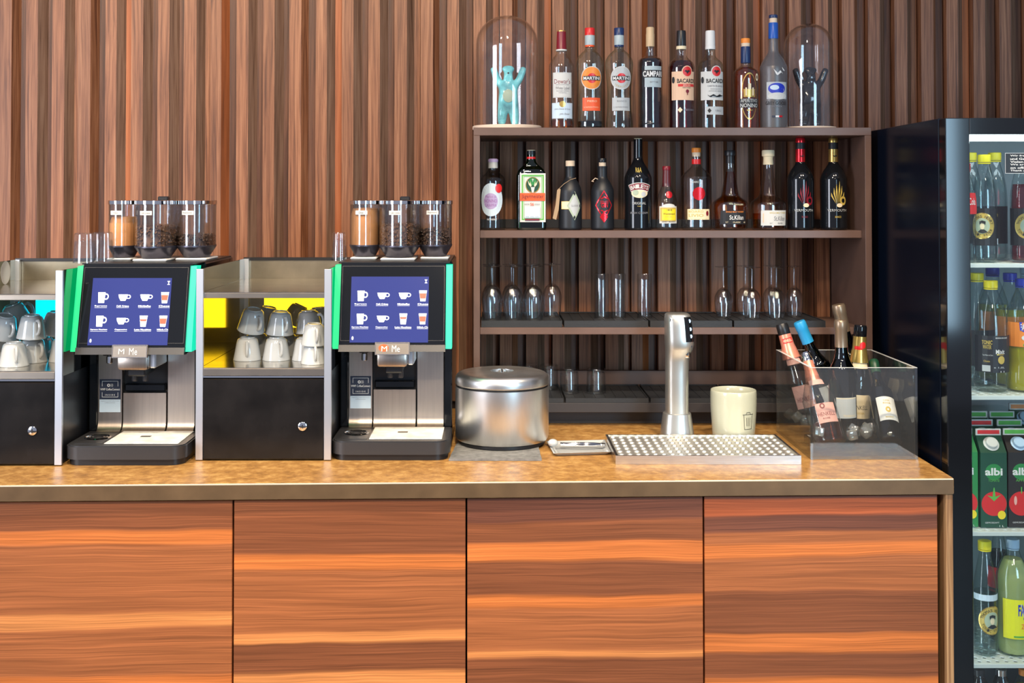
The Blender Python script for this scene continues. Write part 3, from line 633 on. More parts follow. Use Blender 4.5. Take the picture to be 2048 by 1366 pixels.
jt = bottle('herbal_liqueur_bottle', 'square-shouldered green herbal liqueur bottle with stag label', 1062.5, YB, ZB,
  [(28, 462), (29.4, 459), (29.6, 450), (29.6, 420), (29.6, 362), (28.5, 350), (24, 341), (15, 333), (10, 326), (8.6, 318), (8.4, 303)], 'bottle_green', None,
  [('neck_band', 'red', [(8.9, 320.5), (9, 320), (9, 317), (8.9, 316.5)]), ('cap', 'black_plastic', [(8.9, 312), (9, 311), (8.6, 304)]), ('cap_top', 'cream', [(8.5, 304.2), (8.5, 303), (7.5, 302.5)])],
  [('rect', 1065, 398, 51, 97, 'paper'), ('frame', 1065, 397.5, 44, 90, 2.6, 'leaf_green'), ('frame', 1065, 397.5, 36, 83, .8, 'leaf_green'), ('disc', 1065, 373, 14.5, 16, 'gold'), ('disc', 1065, 372.5, 13, 14.4, 'dark_green'), ('disc', 1065, 366, 7.5, 7.5, 'green'),
   ('poly', [(1061, 377), (1069, 377), (1067.5, 384), (1066.8, 388), (1063.2, 388), (1062.5, 384)], 'paper'), ('poly', [(1061, 377), (1057, 372), (1055, 363), (1057.5, 368), (1060, 371), (1060, 365), (1062.5, 374)], 'cream'), ('poly', [(1069, 377), (1073, 372), (1075, 363), (1072.5, 368), (1070, 371), (1070, 365), (1067.5, 374)], 'cream'), ('rect', 1065, 363, 1, 6, 'paper'), ('rect', 1065, 362, 4, 1, 'paper'),
   ('rect', 1064.5, 396.5, 50, 15.5, 'orange_red'), ('text', 'J\u00e4germeister', 1064.5, 396.5, 44, 10.5, 'black_ink', .005), ('text', '56', 1063.5, 411, 7, 6, 'orange_red', .01), ('text', 'SELECTED', 1053.5, 411, 10, 2.4, 'grey_ink'), ('text', 'BOTANICALS', 1074, 411, 10, 2.4, 'grey_ink'),
   ('rect', 1064, 427, 30, 22, 'label_blue'), ('text', '35%  VOL  0,7L', 1064, 436, 26, 2.4, 'grey_ink'), ('rect', 1064, 441.5, 29, 3, 'dark_red')], G2, flat=.52)
gin = [(21, 463), (23, 460), (23.2, 450), (23, 420), (23, 392), (22, 382), (17, 370), (11, 361), (9.6, 356), (9.6, 342), (10, 338), (10, 336)]
def gin_bottle(px, lab, caps, dec, extra):
    t = bottle('gin_bottle', lab, px, YB, ZB, gin, 'matte_black', None, caps, dec, G2); k = mpp(YB)
    obj('neck_string', MB().lathe([((10.2)*k, (460-359.5)*k), (11.4*k, (460-358.6)*k), (10.2*k, (460-357.6)*k)], seg=24), 'twine', t)
    extra(t, k); return t
def strap(t, k):
    z = lambda y: (460 - y)*k
    obj('tag_string', MB().tube([(11*k, -9*k, z(357)), (0, -12*k, z(360)), (-14*k, -17*k, z(369)), (-23*k, -14*k, z(378))], .0009, 6), 'twine', t)
    mb = MB(); mb.prism([(-23*k, z(377)), (-20*k, z(379)), (-24*k, z(420)), (-29*k, z(440)), (-36*k, z(437)), (-30*k, z(410)), (-27*k, z(381))], -13*k, -12*k); obj('paper_tag', mb, 'twine', t)
gin_bottle(1140.6, 'matte black gin bottle with pale diamond label and paper neck tag', [('cork', 'cork_light', [(9, 337), (9.2, 336), (9.2, 326), (8.6, 325)])],
  [('rect', 1128, 414, 18, 16, 'cream'), ('frame', 1128, 414, 18, 16, .8, 'gold_ink'), ('dia', 1148, 415, 16, 29, 'sage'), ('dia', 1148, 415, 12, 22, 'label_grey'), ('text', 'ILLUSION', 1148.5, 415, 14, 4, 'grey_ink'), ('dia', 1147.5, 391, 2.5, 4, 'black_ink'), ('dia', 1147.5, 438, 2.5, 4, 'black_ink'), ('dia', 1161, 415, 2, 4, 'black_ink')], strap)
def bow(t, k):
    z = lambda y: (460 - y)*k
    obj('string_bow', MB().tube([(-10*k, -6*k, z(359)), (-15*k, -8*k, z(357)), (-19*k, -7*k, z(361)), (-22*k, -6*k, z(363)), (-18*k, -8*k, z(364))], .0014, 6), 'cork_light', t)
gin_bottle(1205, 'matte black gin bottle with red foil diamond label and black stopper', [('cork', 'cork_light', [(6.8, 337), (7, 336), (7, 328)]), ('stopper', 'black_plastic', [(8, 328.5), (8.2, 328), (8.2, 321), (7.6, 320)])],
  [('dia', 1206, 414, 18.5, 30, 'crimson_foil'), ('dia', 1206, 414, 16, 26.5, 'matte_black'), ('dia', 1206, 437, 8.5, 11.5, 'crimson_foil'), ('rect', 1207, 408, 17, 7, 'dark_red'), ('text', 'GIN', 1207, 414, 14, 9, 'crimson_foil', .02), ('dia', 1207, 401, 8, 5, 'crimson_foil'), ('dia', 1207, 402.5, 6, 4, 'matte_black'), ('dia', 1207, 424, 9, 4, 'crimson_foil'), ('dia', 1207, 422, 8, 4, 'matte_black')], bow)
bottle('cream_liqueur_bottle', 'tall black cream liqueur bottle with arched red name banner', 1276.4, YB, ZB,
  [(26.5, 463), (27.8, 460), (27.8, 450), (27.6, 420), (27.6, 366), (26, 355), (20, 342), (13, 331), (9.6, 322), (9, 312), (8.8, 286), (8.8, 282)], 'black_gloss', None,
  [('cap_top', 'cream', [(8, 282.4), (8, 280.5), (6, 280)])],
  [('text', 'R&A', 1275, 344, 12, 10, 'gold_ink', .01)] +
  [('disc', 1276, 390, 17, 9.5, 'cream'), ('band', 1276, 424, 40, 55, 116, 64, 'paper'), ('band', 1276, 424, 41.3, 53.7, 115, 65, 'dark_red'), ('arc', 'BAILEYS', 1276, 424, 47.5, 8, 110, 70, 'paper', .02), ('disc', 1268, 389, 6, 5.5, 'sage'), ('disc', 1284, 392, 5, 5, 'label_grey'), ('text', 'ORIGINAL', 1275, 410, 28, 5, 'label_grey', 0), ('text', 'THE', 1275, 416, 8, 2, 'gold_ink'), ('text', 'IRISH CREAM', 1275, 429, 36, 4, 'grey_ink', 0)], G2)
bottle('brandy_bottle', 'small bell-shaped brandy bottle with yellow label and maroon neck', 1333.4, YB, ZB,
  [(20, 460), (22, 457), (22.4, 448), (22, 415), (20.5, 402), (16, 388), (11.5, 377), (9, 370), (8.2, 362)], 'bottle_clear', None,
  [('neck_foil', 'maroon', [(8.9, 374), (8.8, 372), (7.8, 345), (7.6, 341)]), ('stopper', 'dark_red', [(8, 341), (8.3, 340), (8.3, 334), (7.6, 333)])],
  [('disc', 1336.5, 390, 6.6, 6.8, 'crimson_foil'), ('rect', 1334, 430, 39, 34, 'paper'), ('disc', 1335, 413, 13, 5, 'paper'), ('rect', 1334, 429, 35, 27, 'gold_ink'), ('rect', 1335, 429.5, 29, 21, 'yellow'), ('text', 'Weinbrand', 1335, 428, 24, 4, 'black_ink', .01), ('text', 'SPECIAL', 1335, 434, 16, 2.4, 'gold_ink'), ('text', '1815', 1336, 420.5, 10, 3.4, 'black_ink'), ('text', 'FINEST BRANDY', 1335, 443.5, 28, 2.6, 'black_ink')], G2)
bottle('liqueur_bottle', 'broad clear bottle with red wax disc and orange cork stopper', 1396, YB, ZB,
  [(28, 462), (30, 459), (30.4, 450), (30, 420), (30.4, 364), (28.5, 355), (20, 345), (12, 338), (8.8, 332), (8.4, 322), (8.4, 314)], 'bottle_clear', None,
  [('neck_band', 'red', [(8.9, 331), (9, 330), (9, 322), (8.9, 321)]), ('cork', 'cork_light', [(8, 316), (8.2, 315), (8.2, 307)]), ('stopper', 'orange', [(8.9, 307.5), (9.1, 307), (9.1, 300), (8.5, 298.5)])],
  [('disc', 1396, 390, 12.8, 13, 'crimson_foil'), ('text', 'MARCO', 1391, 367, 20, 4, 'label_grey'), ('rect', 1396, 431, 48, 21, 'cream'), ('frame', 1396, 431, 46, 19, .6, 'gold_ink'), ('text', 'BOARD', 1390, 425.5, 30, 4, 'gold_ink'), ('text', 'LIVIO', 1390, 433, 30, 6, 'gold_ink'), ('disc', 1414, 429, 3, 5, 'dark_red')], G2, place=(U(1393, 459, YB).x, YB, ZB))
stk = [(31, 461), (33.4, 458), (34, 450), (35.2, 425), (35.5, 412), (33, 405), (25, 399), (19, 394), (16.5, 385), (13, 365), (9.6, 345), (8.4, 335), (8.2, 326)]
bottle('malt_whisky_bottle', 'conical amber malt whisky bottle with black label and black stopper', 1460.5, YB, ZB, stk, 'bottle_clear', ('liquid_amber', 345),
  [('neck_foil', 'black_plastic', [(8.8, 328), (8.9, 327), (8.4, 316), (9, 313)]), ('stopper', 'black_plastic', [(11, 313), (11.2, 312), (11.2, 304), (10.4, 302.5)])],
  [('rect', 1461.5, 436, 56, 27, 'black_ink'), ('text', 'SINGLE MALT WHISKY', 1464, 425, 38, 3, 'orange'), ('text', 'St.Kilian', 1467, 436, 30, 9, 'white', .01), ('text', 'CLASSIC', 1467, 445.5, 16, 2.8, 'cream'), ('text', '0,7', 1447, 445.5, 5, 2.8, 'cream'), ('text', '46%', 1485, 445.5, 5, 2.8, 'cream'), ('text', 'DISTILLERS', 1471, 410.5, 20, 2.6, 'cream')], G2)
bottle('malt_whisky_bottle', 'conical half-empty malt whisky bottle with cream label and cream stopper', 1537, YB, ZB, stk, 'bottle_clear', ('liquid_amber', 428),
  [('neck_foil', 'cream', [(9.8, 331), (10.2, 330), (9.4, 318), (10.4, 314)]), ('stopper', 'cream', [(12.2, 314), (12.4, 313), (12.4, 304), (11.6, 302)])],
  [('rect', 1543, 437, 58, 30, 'paper'), ('text', 'SINGLE MALT WHISKY', 1551, 427, 40, 3, 'gold_ink'), ('text', 'St.Kilian', 1553, 438, 26, 9, 'grey_ink', .01), ('text', 'PEATED', 1554, 447.5, 12, 2.8, 'grey_ink'), ('text', '0,7', 1534, 447.5, 5, 2.8, 'grey_ink'), ('rect', 1519, 437, 2, 18, 'tan')], G2)
wine = [(25, 462), (26.6, 459), (26.8, 450), (26.4, 420), (26.4, 372), (25.5, 358), (20, 345), (13, 335), (9.6, 328), (9, 320)]
def tall_wine(px, lab, foil, feather, txt):
    bottle('wine_bottle', lab, px, YB, ZB, wine, 'black_gloss', None,
      [('neck_foil', foil, [(9.3, 328), (9.5, 326), (9.3, 301)]), ('foil_band', 'black_ink', [(9.35, 301), (9.4, 300.5), (9.3, 288)]), ('cap', foil, [(9.35, 288), (9.5, 287), (9.4, 281), (8.6, 278.5)])],
      [('poly', [(px-4, 314), (px+4, 313), (px+5, 316), (px-1, 317)], 'black_ink')] +
      [('poly', [(px + a*.25, 410), (px + a*.9 - 1.6, 402 - b*.5), (px + a, 402 - b), (px + a*.9 + 1.6, 402 - b*.5)], feather) for a, b in ((-12, 14), (-7, 24), (-2, 32), (4, 38), (9, 28), (14, 16))] +
      [('disc', px+12, 404, 7, 9, feather, .5), ('disc', px+4, 413, 6, 4, 'cream'), ('text', 'VERMOUTH', px, 423, 40, 5, 'label_grey', 0), ('text', txt, px+1, 436, 12, 4, feather, 0)], G2)
tall_wine(1601.5, 'black glossy bottle with red foil neck and red feather print', 'crimson_foil', 'dark_red', 'ROSSO')
tall_wine(1667.5, 'black glossy bottle with gold foil neck and gold feather print', 'gold', 'gold_ink', 'BIANCO')

# ------------------------------------------------------------------ glass domes with figurines
def dome(px, Y, r, top, rb, lab, labfig, fm, name='glass_dome'):
    k = mpp(Y); x = U(px, 250, Y).x
    t = thing(name, lab, 'display dome', (x, Y, ZT)); H = (254 - top)*k; R = r*k; hb = .013
    obj('wooden_base', MB().lathe([(rb*k*.98, 0), (rb*k, .002), (rb*k, hb-.002), (rb*k*.98, hb)], seg=48), 'white_wash', t)
    prof = [(R, hb + .0005), (R, H - R*.92)] + [(R*cos(a*pi/2/10), H - R*.92 + R*.92*sin(a*pi/2/10)) for a in range(1, 10)] + [(.0015, H)]
    inner = [(max(.001, q - .0022), z - (.002 if z > H*.5 else 0)) for q, z in reversed(prof)]
    obj('glass_bell', MB().lathe(prof + inner, seg=56, caps=False), 'dome_glass', t)
    # standing bear figurine with lifted arms, one continuous skin
    f = tag(bpy.data.objects.new('bear_figurine', None), labfig, 'figurine'); COL.objects.link(f); f.location = (x + .004, Y, ZT + hb + .0004)
    s = (241 - 117)*k / .20
    J = {'pel': (0, 0, .070, .026), 'bel': (0, -.006, .096, .0285), 'che': (0, 0, .125, .024), 'nec': (0, -.002, .146, .0165), 'hed': (0, -.006, .165, .0185), 'crn': (0, -.004, .180, .0125), 'muz': (0, -.025, .163, .0085),
         'hl': (-.017, 0, .055, .018), 'kl': (-.020, -.004, .030, .0155), 'al': (-.021, 0, .009, .0125), 'tl': (-.022, -.018, .0075, .0095),
         'hr': (.017, 0, .055, .018), 'kr': (.020, -.004, .030, .0155), 'ar': (.021, 0, .009, .0125), 'tr': (.022, -.018, .0075, .0095),
         'sl': (-.021, 0, .134, .0135), 'el': (-.036, -.002, .150, .0115), 'wl': (-.045, -.004, .178, .0105), 'pl': (-.050, -.005, .192, .0095),
         'sr': (.021, 0, .134, .0135), 'er': (.036, -.002, .150, .0115), 'wr': (.046, -.004, .178, .0105), 'pr': (.052, -.005, .192, .0095),
         'eal': (-.0185, -.003, .1905, .0075), 'ear': (.0185, -.003, .1905, .0075)}
    E_ = [('pel','bel'),('bel','che'),('che','nec'),('nec','hed'),('hed','crn'),('hed','muz'),('pel','hl'),('hl','kl'),('kl','al'),('al','tl'),('pel','hr'),('hr','kr'),('kr','ar'),('ar','tr'),('che','sl'),('sl','el'),('el','wl'),('wl','pl'),('che','sr'),('sr','er'),('er','wr'),('wr','pr'),('crn','eal'),('crn','ear')]
    ks = list(J); me = bpy.data.meshes.new('body'); me.from_pydata([tuple(s*c for c in J[q][:3]) for q in ks], [(ks.index(a), ks.index(b)) for a, b in E_], []); me.update()
    o = bpy.data.objects.new('body', me); COL.objects.link(o)
    sk = o.modifiers.new('skin', 'SKIN'); sb = o.modifiers.new('sub', 'SUBSURF'); sb.levels = 2; sb.render_levels = 2
    for i, q in enumerate(ks):
        me.skin_vertices[0].data[i].radius = (J[q][3]*s*1.10,)*2; me.skin_vertices[0].data[i].use_root = (q == 'pel')
    dg = bpy.context.evaluated_depsgraph_get(); dg.update(); me2 = bpy.data.meshes.new_from_object(o.evaluated_get(dg)); me2.name = 'body'
    bpy.data.objects.remove(o); me2.materials.clear(); me2.materials.append(M[fm]); me2.shade_smooth()
    mz = min(v.co.z for v in me2.vertices)
    for v in me2.vertices: v.co.z -= mz
    link('body', me2, f)
    if fm == 'bear_pattern':
        put(f, 'belly_patch', fig_disc(0, .095*s, .018*s, .021*s), lambda a, b, off: (a, -.0355*s + (a*a + (b-.095*s)**2)*9, b), 'sage')
    obj('nose', MB().ball((0, -.0345*s, .168*s), .0035*s, .003*s, .0028*s), 'black_ink', f)
dome(1014, .80, 62, 24, 69, 'tall clear glass dome over the turquoise figurine', 'turquoise and green painted bear figurine standing with raised arms under glass', 'bear_pattern')
dome(1618, .862, 48, 38, 53, 'clear glass dome over the black figurine beside frosted bottle', 'glossy black patterned bear figurine standing with raised arms under glass', 'bear_black')

# ------------------------------------------------------------------ drinking glasses
def shell(prof, th):                         # closed glass wall from an outer profile (open end last)
    return prof + [(max(.0006, r - th), z) for r, z in reversed(prof)]
def goblet_mesh(k, tulip):
    # stands on its rim, foot up; heights in px from the rim
    if tulip: p = [(18, 0), (20, 18), (21.5, 36), (20, 48), (14, 60), (6, 66), (2.4, 70), (2.0, 82), (2.2, 98), (4, 102), (19, 104.5), (19.5, 106), (10, 107), (1, 107.6)]
    else: p = [(15.5, 0), (18.5, 18), (19.5, 32), (18, 44), (12, 54), (5, 59), (2.2, 63), (1.8, 80), (2.0, 96), (4, 99), (17.5, 101), (18, 102.3), (10, 103), (1, 103.6)]
    p = [(r*.93, z) for r, z in p]; P = smooth_prof([(r*k, z*k) for r, z in p], 2)
    inn = [(r*k - .0012, z*k) for r, z in p[:5]] + [(.002, (p[5][1] - 2)*k)]
    return MB().lathe(list(reversed(inn)) + P, seg=28, caps=False)
kg = mpp(.75); tul = goblet_mesh(kg, True).mesh('bowl_and_stem', 'clear_glass'); win = goblet_mesh(kg, False).mesh('bowl_and_stem', 'clear_glass')
def put_glass(name, me, px, Y, z, label, group, rz=0):
    o = link(name, me, None, (U(px, 600, Y).x, Y, z + .0003), rz); return tag(o, label, 'glass', group)
for px, Y, d in ((985, .735, 'front row next to the upright panel'), (1027, .735, 'middle of the front row'), (1068, .735, 'front row end nearest the highballs'), (983, .83, 'back row next to the upright panel'), (1023, .83, 'back row, second from the upright panel'), (1063, .83, 'back row, third from the upright panel'), (1104, .83, 'back row end nearest the highballs')):
    put_glass('tulip_glass', tul, px, Y, TR3, 'tulip-shaped stemmed glass upside down, ' + d, 'stemmed tulip glasses on the rubber tray')
for px, Y, d in ((1447, .80, 'standing alone at the tap end of the group'), (1491, .85, 'half hidden behind its neighbour, nearer the tap'), (1504, .765, 'front one of the pair nearer the tap'), (1543, .86, 'half hidden behind its neighbour, nearer the fridge'), (1553, .765, 'front one of the pair nearer the fridge'), (1588, .83, 'last of the group towards the fridge')):
    put_glass('wine_glass', win, px, Y, TR3, 'round-bowled wine glass upside down, ' + d, 'stemmed wine glasses above the cooler')
kh = mpp(.78)
hm = MB(); hm.lathe([(13.6*kh, 0), (15*kh, 0), (14.6*kh, 86*kh), (13.6*kh, 88*kh), (.001, 88*kh)], seg=28, caps=False); hm.lathe([(13.4*kh, .0002), (13.2*kh, 76*kh), (.001, 77*kh)], seg=28, caps=False)
hme = hm.mesh('glass_wall', 'clear_glass')
for px, Y, d in ((1203, .78, 'highball glass upside down, end one of the spaced trio'), (1237, .78, 'highball glass upside down close beside another one, middle of three'), (1289, .78, 'highball glass upside down standing apart on the tray, behind the tap')):
    put_glass('highball_glass', hme, px, Y, TR3, 'tall straight ' + d, 'highball glasses on the shelf')
kt = mpp(.80); tm = MB(); tm.lathe([(18.4*kt, 0), (19.6*kt, 0), (18.4*kt, 46*kt), (17.4*kt, 48*kt), (.001, 48*kt)], seg=28, caps=False); tm.lathe([(18.2*kt, .0002), (17*kt, 40*kt), (.001, 41*kt)], seg=28, caps=False)
tme = tm.mesh('glass_wall', 'clear_glass')
for px, Y, d in ((988, .80, 'low by the upright panel'), (1018, .90, 'second from the upright panel'), (1056, .88, 'above the middle of the lid'), (1098, .88, 'half showing at the lid edge')):
    put_glass('tumbler_glass', tme, px, Y, TR4, 'short clear tumbler upside down behind the steel pot, ' + d, 'tumblers on the lowest shelf')
put_glass('tumbler_glass', tme, 1138, .80, TR4, 'short clear tumbler upside down on the lowest shelf, nearer the pot of the loose pair', 'tumblers on the lowest shelf')
put_glass('tumbler_glass', tme, 1192, .80, TR4, 'short clear tumbler upside down on the lowest shelf, nearer the tap of the loose pair', 'tumblers on the lowest shelf')

# ------------------------------------------------------------------ coffee machines
def bean_heap(r, h, n, z0, seed):
    rnd = random.Random(seed); mb = MB(); mb.lathe([(r*.93, z0), (r*.93, z0 + h*.97), (.001, z0 + h)], seg=24)
    for i in range(n):
        a = rnd.uniform(0, 2*pi); top = rnd.random() < .18
        q = r*.94 if not top else r*.92*sqrt(rnd.random()); z = z0 + (rnd.uniform(.02, .98)*h if not top else h)
        rot = Matrix.Rotation(rnd.uniform(0, pi), 3, 'X') @ Matrix.Rotation(rnd.uniform(0, pi), 3, 'Z')
        rot = Matrix.Rotation(a, 3, 'Z') @ rot
        mb.ball((q*sin(a), -q*cos(a), z), .0030, .0026, .0050, 6, 4, rot)
    return mb
def cup_icon(x, z, s, kind):
    out = []
    if kind == 'mug': out.append(('screen_white', fig_poly([(x-.42*s, z+.6*s), (x+.42*s, z+.6*s), (x+.34*s, z-.6*s), (x-.34*s, z-.6*s)]))); out.append(('screen_white', fig_disc(x+.5*s, z+.12*s, .32*s, .36*s, 18, 1, .6)))
    elif kind == 'cup': out.append(('screen_white', fig_poly([(x-.58*s, z+.36*s), (x+.5*s, z+.36*s), (x+.44*s, z), (x+.24*s, z-.36*s), (x-.28*s, z-.36*s), (x-.5*s, z)]))); out.append(('screen_white', fig_disc(x+.58*s, z+.1*s, .28*s, .24*s, 18, 1, .6)))
    else:
        out.append(('screen_white', fig_poly([(x-.46*s, z+.62*s), (x+.46*s, z+.62*s), (x+.30*s, z-.62*s), (x-.30*s, z-.62*s)])))
        a, b = (-.30, .30) if kind == 'choc' else (0.0, .22)
        out.append(('screen_brown', fig_poly([(x-.40*s, z+b*s), (x+.40*s, z+b*s), (x+.32*s, z+a*s), (x-.32*s, z+a*s)])))
    return out
def machine(label, loc, rz, beans, logo_warm, hsize, hopper_fill):
    t = thing('coffee_machine', label, 'coffee machine', loc, rz, 'bean-to-cup coffee machines')
    W = .162
    # base with foot and drip tray
    def rr(w, y0, y1, r, n=6):
        p = []
        for cx, cy, a0 in ((w - r, y0 + r, -90), (w, y1, None), (-w, y1, None), (-w + r, y0 + r, 180)):
            if a0 is None: p.append((cx, cy))
            else: p += [(cx + r*cos(radians(a0 + 90*i/n)), cy + r*sin(radians(a0 + 90*i/n))) for i in range(n+1)]
        return p
    obj('foot_base', MB().prismz(rr(W - .006, .012, .56, .035), 0, .017), 'black_plastic', t)
    obj('drip_tray', MB().prismz(rr(W, 0, .215, .042), .017, .050).prismz(rr(W - .004, .004, .212, .040), .050, .053), 'grey_plastic', t, angle=50)
    pad = obj('tray_mat', MB().box(-.060, W - .022, .028, .196, .0532, .0550, .001), 'pad', t)
    obj('tray_mark', MB().box(.012, .040, .112, .128, .0551, .0556), 'black_ink', pad)
    g = MB(); g.box(-W + .020, -.066, .030, .196, .0531, .0540)
    gr = obj('cup_grate', g, 'grey_plastic', t)
    for i in range(3):
        r = .030 - i*.009; obj('grate_ring', MB().lathe([(r, .0545), (r + .003, .0565), (r + .006, .0545)], cx=-.104, cy=.112, seg=28, caps=False), 'chrome' if i == 0 else 'black_plastic', gr)
    # column behind the tray
    b = obj('body_shell', MB().box(-W, W, .235, .585, .017, .530, .004).box(-W, -W + .024, .205, .236, .053, .290, .003).box(W - .024, W, .205, .236, .053, .290, .003), 'black_gloss', t)
    def steel(x0, x1, z0, z1, y=.212):
        n = 6; pr = [(y + .03, z1), (y, z1)]
        pr += [(y, z0 + .03)] + [(y - .022*(1 - cos(pi/2*i/n)), z0 + .03 - .03*sin(pi/2*i/n)) for i in range(1, n+1)] + [(y + .03, z0)]
        return MB().prismx(pr, x0, x1)
    obj('steel_panel', steel(-.137, -.070, .054, .288), 'steel_panel', t); obj('steel_panel', steel(-.066, .056, .054, .160), 'steel_panel', t); obj('steel_panel', steel(.061, .137, .054, .288), 'steel_panel', t)
    obj('brew_recess', MB().box(-.066, .056, .232, .236, .160, .288), 'black_plastic', t)
    obj('recess_shelf', MB().box(-.064, .054, .214, .234, .163, .186, .004), 'black_gloss', t)
    # spouts
    sp = obj('coffee_spout', MB().box(-.045, .040, .085, .215, .242, .288, .008, 2), 'steel_panel', t)
    obj('spout_cheek', MB().box(.040, .058, .10, .215, .246, .288, .004), 'steel_blue', sp)
    obj('spout_neck', MB().box(-.024, .026, .11, .20, .222, .243, .004), 'black_plastic', sp)
    for x in (-.012, .018): obj('nozzle', MB().lathe([(.007, .205), (.008, .207), (.008, .224)], cx=x, cy=.14, seg=14), 'grey_plastic', sp)
    obj('hot_water_spout', MB().lathe([(.006, .252), (.0085, .254), (.0085, .272), (.006, .274), (.006, .288)], cx=-.086, cy=.15, seg=18), 'chrome', t)
    obj('spout_holder', MB().box(-.100, -.072, .13, .17, .276, .289, .003), 'black_plastic', t)
    # tilted screen head: bottom nearer than top
    yb, yt, zb, zt = .060, .115, .290, .532
    obj('screen_head', MB().prismx([(yb, zb + .012), (yb + .012, zb), (.24, zb), (.24, zt), (yt + .006, zt), (yt, zt - .006)], -.148, .148), 'black_gloss', t, angle=30)
    sl = (yt - yb)/(zt - zb)
    sl = (yt - yb)/((zt - .006) - (zb + .012))
    def face(a, b, off): return (a, yb + (b - zb - .012)*sl - .0010 - off*4, b)
    obj('head_chin', MB().prismx([(yb - .010, zb), (yb + .02, zb - .003), (yb + .02, zb + .018), (yb - .004, zb + .018)], -.148, .148), 'grey_plastic', t)
    put(t, 'screen_bezel', fig_frame(0, (zb + zt)/2 + .010, .288, .205, .0012), face, 'grey_plastic')
    xs0, xs1, zs0, zs1 = -.118, .100, .314, .494
    scr = put(t, 'screen', fig_rect((xs0+xs1)/2, (zs0+zs1)/2, xs1-xs0, zs1-zs0, 2, 2), face, 'screen', .0001, 'blue touch screen with drink icons')
    cols = [-.090, -.030, .030, .084]; rows = [.441, .378]; s = .024
    kinds = [['mug', 'cup', 'cup', 'choc'], ['mug', 'cup', 'latte', 'choc']]
    names = [['Espresso', 'Caf\u00e9 Cr\u00e8me', 'Milchkaffee', 'Choco'], ['Espresso Macchiato', 'Cappuccino', 'Latte Macchiato', 'Milch-Ch']]
    for r in range(2):
        for c in range(4):
            for mt, fg in cup_icon(cols[c], rows[r], s, kinds[r][c]): put(scr, 'drink_icon', fg, face, mt, .0003 if mt != 'screen_brown' else .0005)
            wd = .034 if len(names[r][c]) < 12 else .046
            if c == 3: wd = .030
            put(scr, 'drink_name', fig_text(names[r][c], cols[c], rows[r] - .0225, wd, .0046, .01), face, 'screen_white', .0003)
            put(scr, 'name_underline', fig_rect(cols[c], rows[r] - .0268, wd, .0006, 1, 1), face, 'screen_white', .0003)
    put(scr, 'menu_mark', fig_poly([(.088, .486), (.096, .486), (.092, .480), (.096, .476), (.088, .476), (.092, .480)]), face, 'screen_white', .0003)
    put(scr, 'touch_mark', fig_disc(-.110, .326, .0028, .005, 14, 1, .4), face, 'screen_white', .0003)
    # name plate with wire-like letters
    pl = obj('name_plate', MB().prismx([(yb - .016, zb - .008), (yb - .004, zb - .008), (yb + .002, zb + .026), (yb - .010, zb + .026)], -.046, .050), 'steel_warm', t)
    pf = lambda a, b, off: (a, yb - .0166 + (b - (zb - .008))*(.006/.034) - .0006 - off, b)
    put(pl, 'plate_border', fig_frame(.002, zb + .009, .094, .032, .0012), pf, 'chrome'); put(pl, 'lettering', fig_text('M', -.020, zb + .009, .016, .014), pf, 'white'); put(pl, 'lettering', fig_text('Me', .012, zb + .009, .022, .018), pf, 'white')
    if logo_warm: put(pl, 'painted_reflection', fig_disc(-.022, zb + .011, .014, .010), pf, 'orange_red', -.0003)  # orange disc painted in as the wood's reflection on the plate
    # light bars beside the head
    for sx in (-1, 1):
        x = sx*.157
        obj('light_bar', MB().prismx([(yb + .004, zb + .006), (yb + .05, zb + .006), (yt + .05, zt - .006), (yt + .004, zt - .006)], x - .0085, x + .0085), 'led_green' if sx < 0 or rz_flag == 0 else 'led_green_pale', t, label='glowing green light bar')
    # sticker on the panel: dark part and pale part
    pp = lambda a, b, off: (a, .2112 - off, b)
    st = put(t, 'sticker', fig_rect(-.1035, .1705, .060, .057, 2, 2), pp, 'navy'); put(st, 'sticker_border', fig_frame(-.1035, .171, .046, .046, .0012), pp, 'white', .0003)
    put(st, 'sticker_band', fig_rect(-.1035, .1705, .060, .017, 2, 1), pp, 'navy', .0004)
    put(st, 'symbol', fig_disc(-.1075, .182, .0045, .0045, 18, 1, .45), pp, 'white', .0005); put(st, 'symbol', fig_text(')))', -.0985, .182, .007, .010), pp, 'white', .0005)
    put(st, 'lettering', fig_text('WMF CoffeeConnect', -.1035, .1705, .056, .0062, .015), pp, 'white', .0006); put(st, 'lettering', fig_text('I N S I D E', -.1035, .1545, .028, .0042, .02), pp, 'white', .0006)
    s2 = put(t, 'sticker', fig_rect(-.1035, .1235, .060, .036, 2, 2), pp, 'label_blue', .0001); put(s2, 'lettering', fig_text('Digital tools by WMF CoffeeConnect', -.1035, .137, .052, .0026), pp, 'grey_ink', .0004); put(s2, 'lettering', fig_text('coffeeconnect', -.1035, .1325, .030, .0024), pp, 'grey_ink', .0004)
    # top deck plates and hoppers
    obj('top_deck', MB().box(-W + .004, W - .004, .13, .58, .530, .5335, .001), 'black_plastic', t)
    for i, (hx, hy, r, cont, txt) in enumerate(((-.104, .335, hsize[0], 'cocoa', 'Choc'), (.002, .300, hsize[1], 'bean', 'Caf\u00e9 Cr\u00e8me'), (.106, .352, hsize[2], 'bean_dark', 'Espresso'))):
        obj('deck_plate', MB().box(hx - r*.85, hx + r*.85, hy - r*1.3, hy + r*1.5, .5336, .540, .003), 'white', t)
        SY = 1.65; z0 = .5405; zb2 = z0 + .034; zt2 = z0 + .162
        hp = obj('hopper', MB().lathe([(r, zb2), (r, zt2)], cx=hx, cy=hy, sy=SY, seg=40, caps=False).lathe([(r - .0022, zb2), (r - .0022, zt2)], cx=hx, cy=hy, sy=SY, seg=40, caps=False), 'hopper_glass', t)
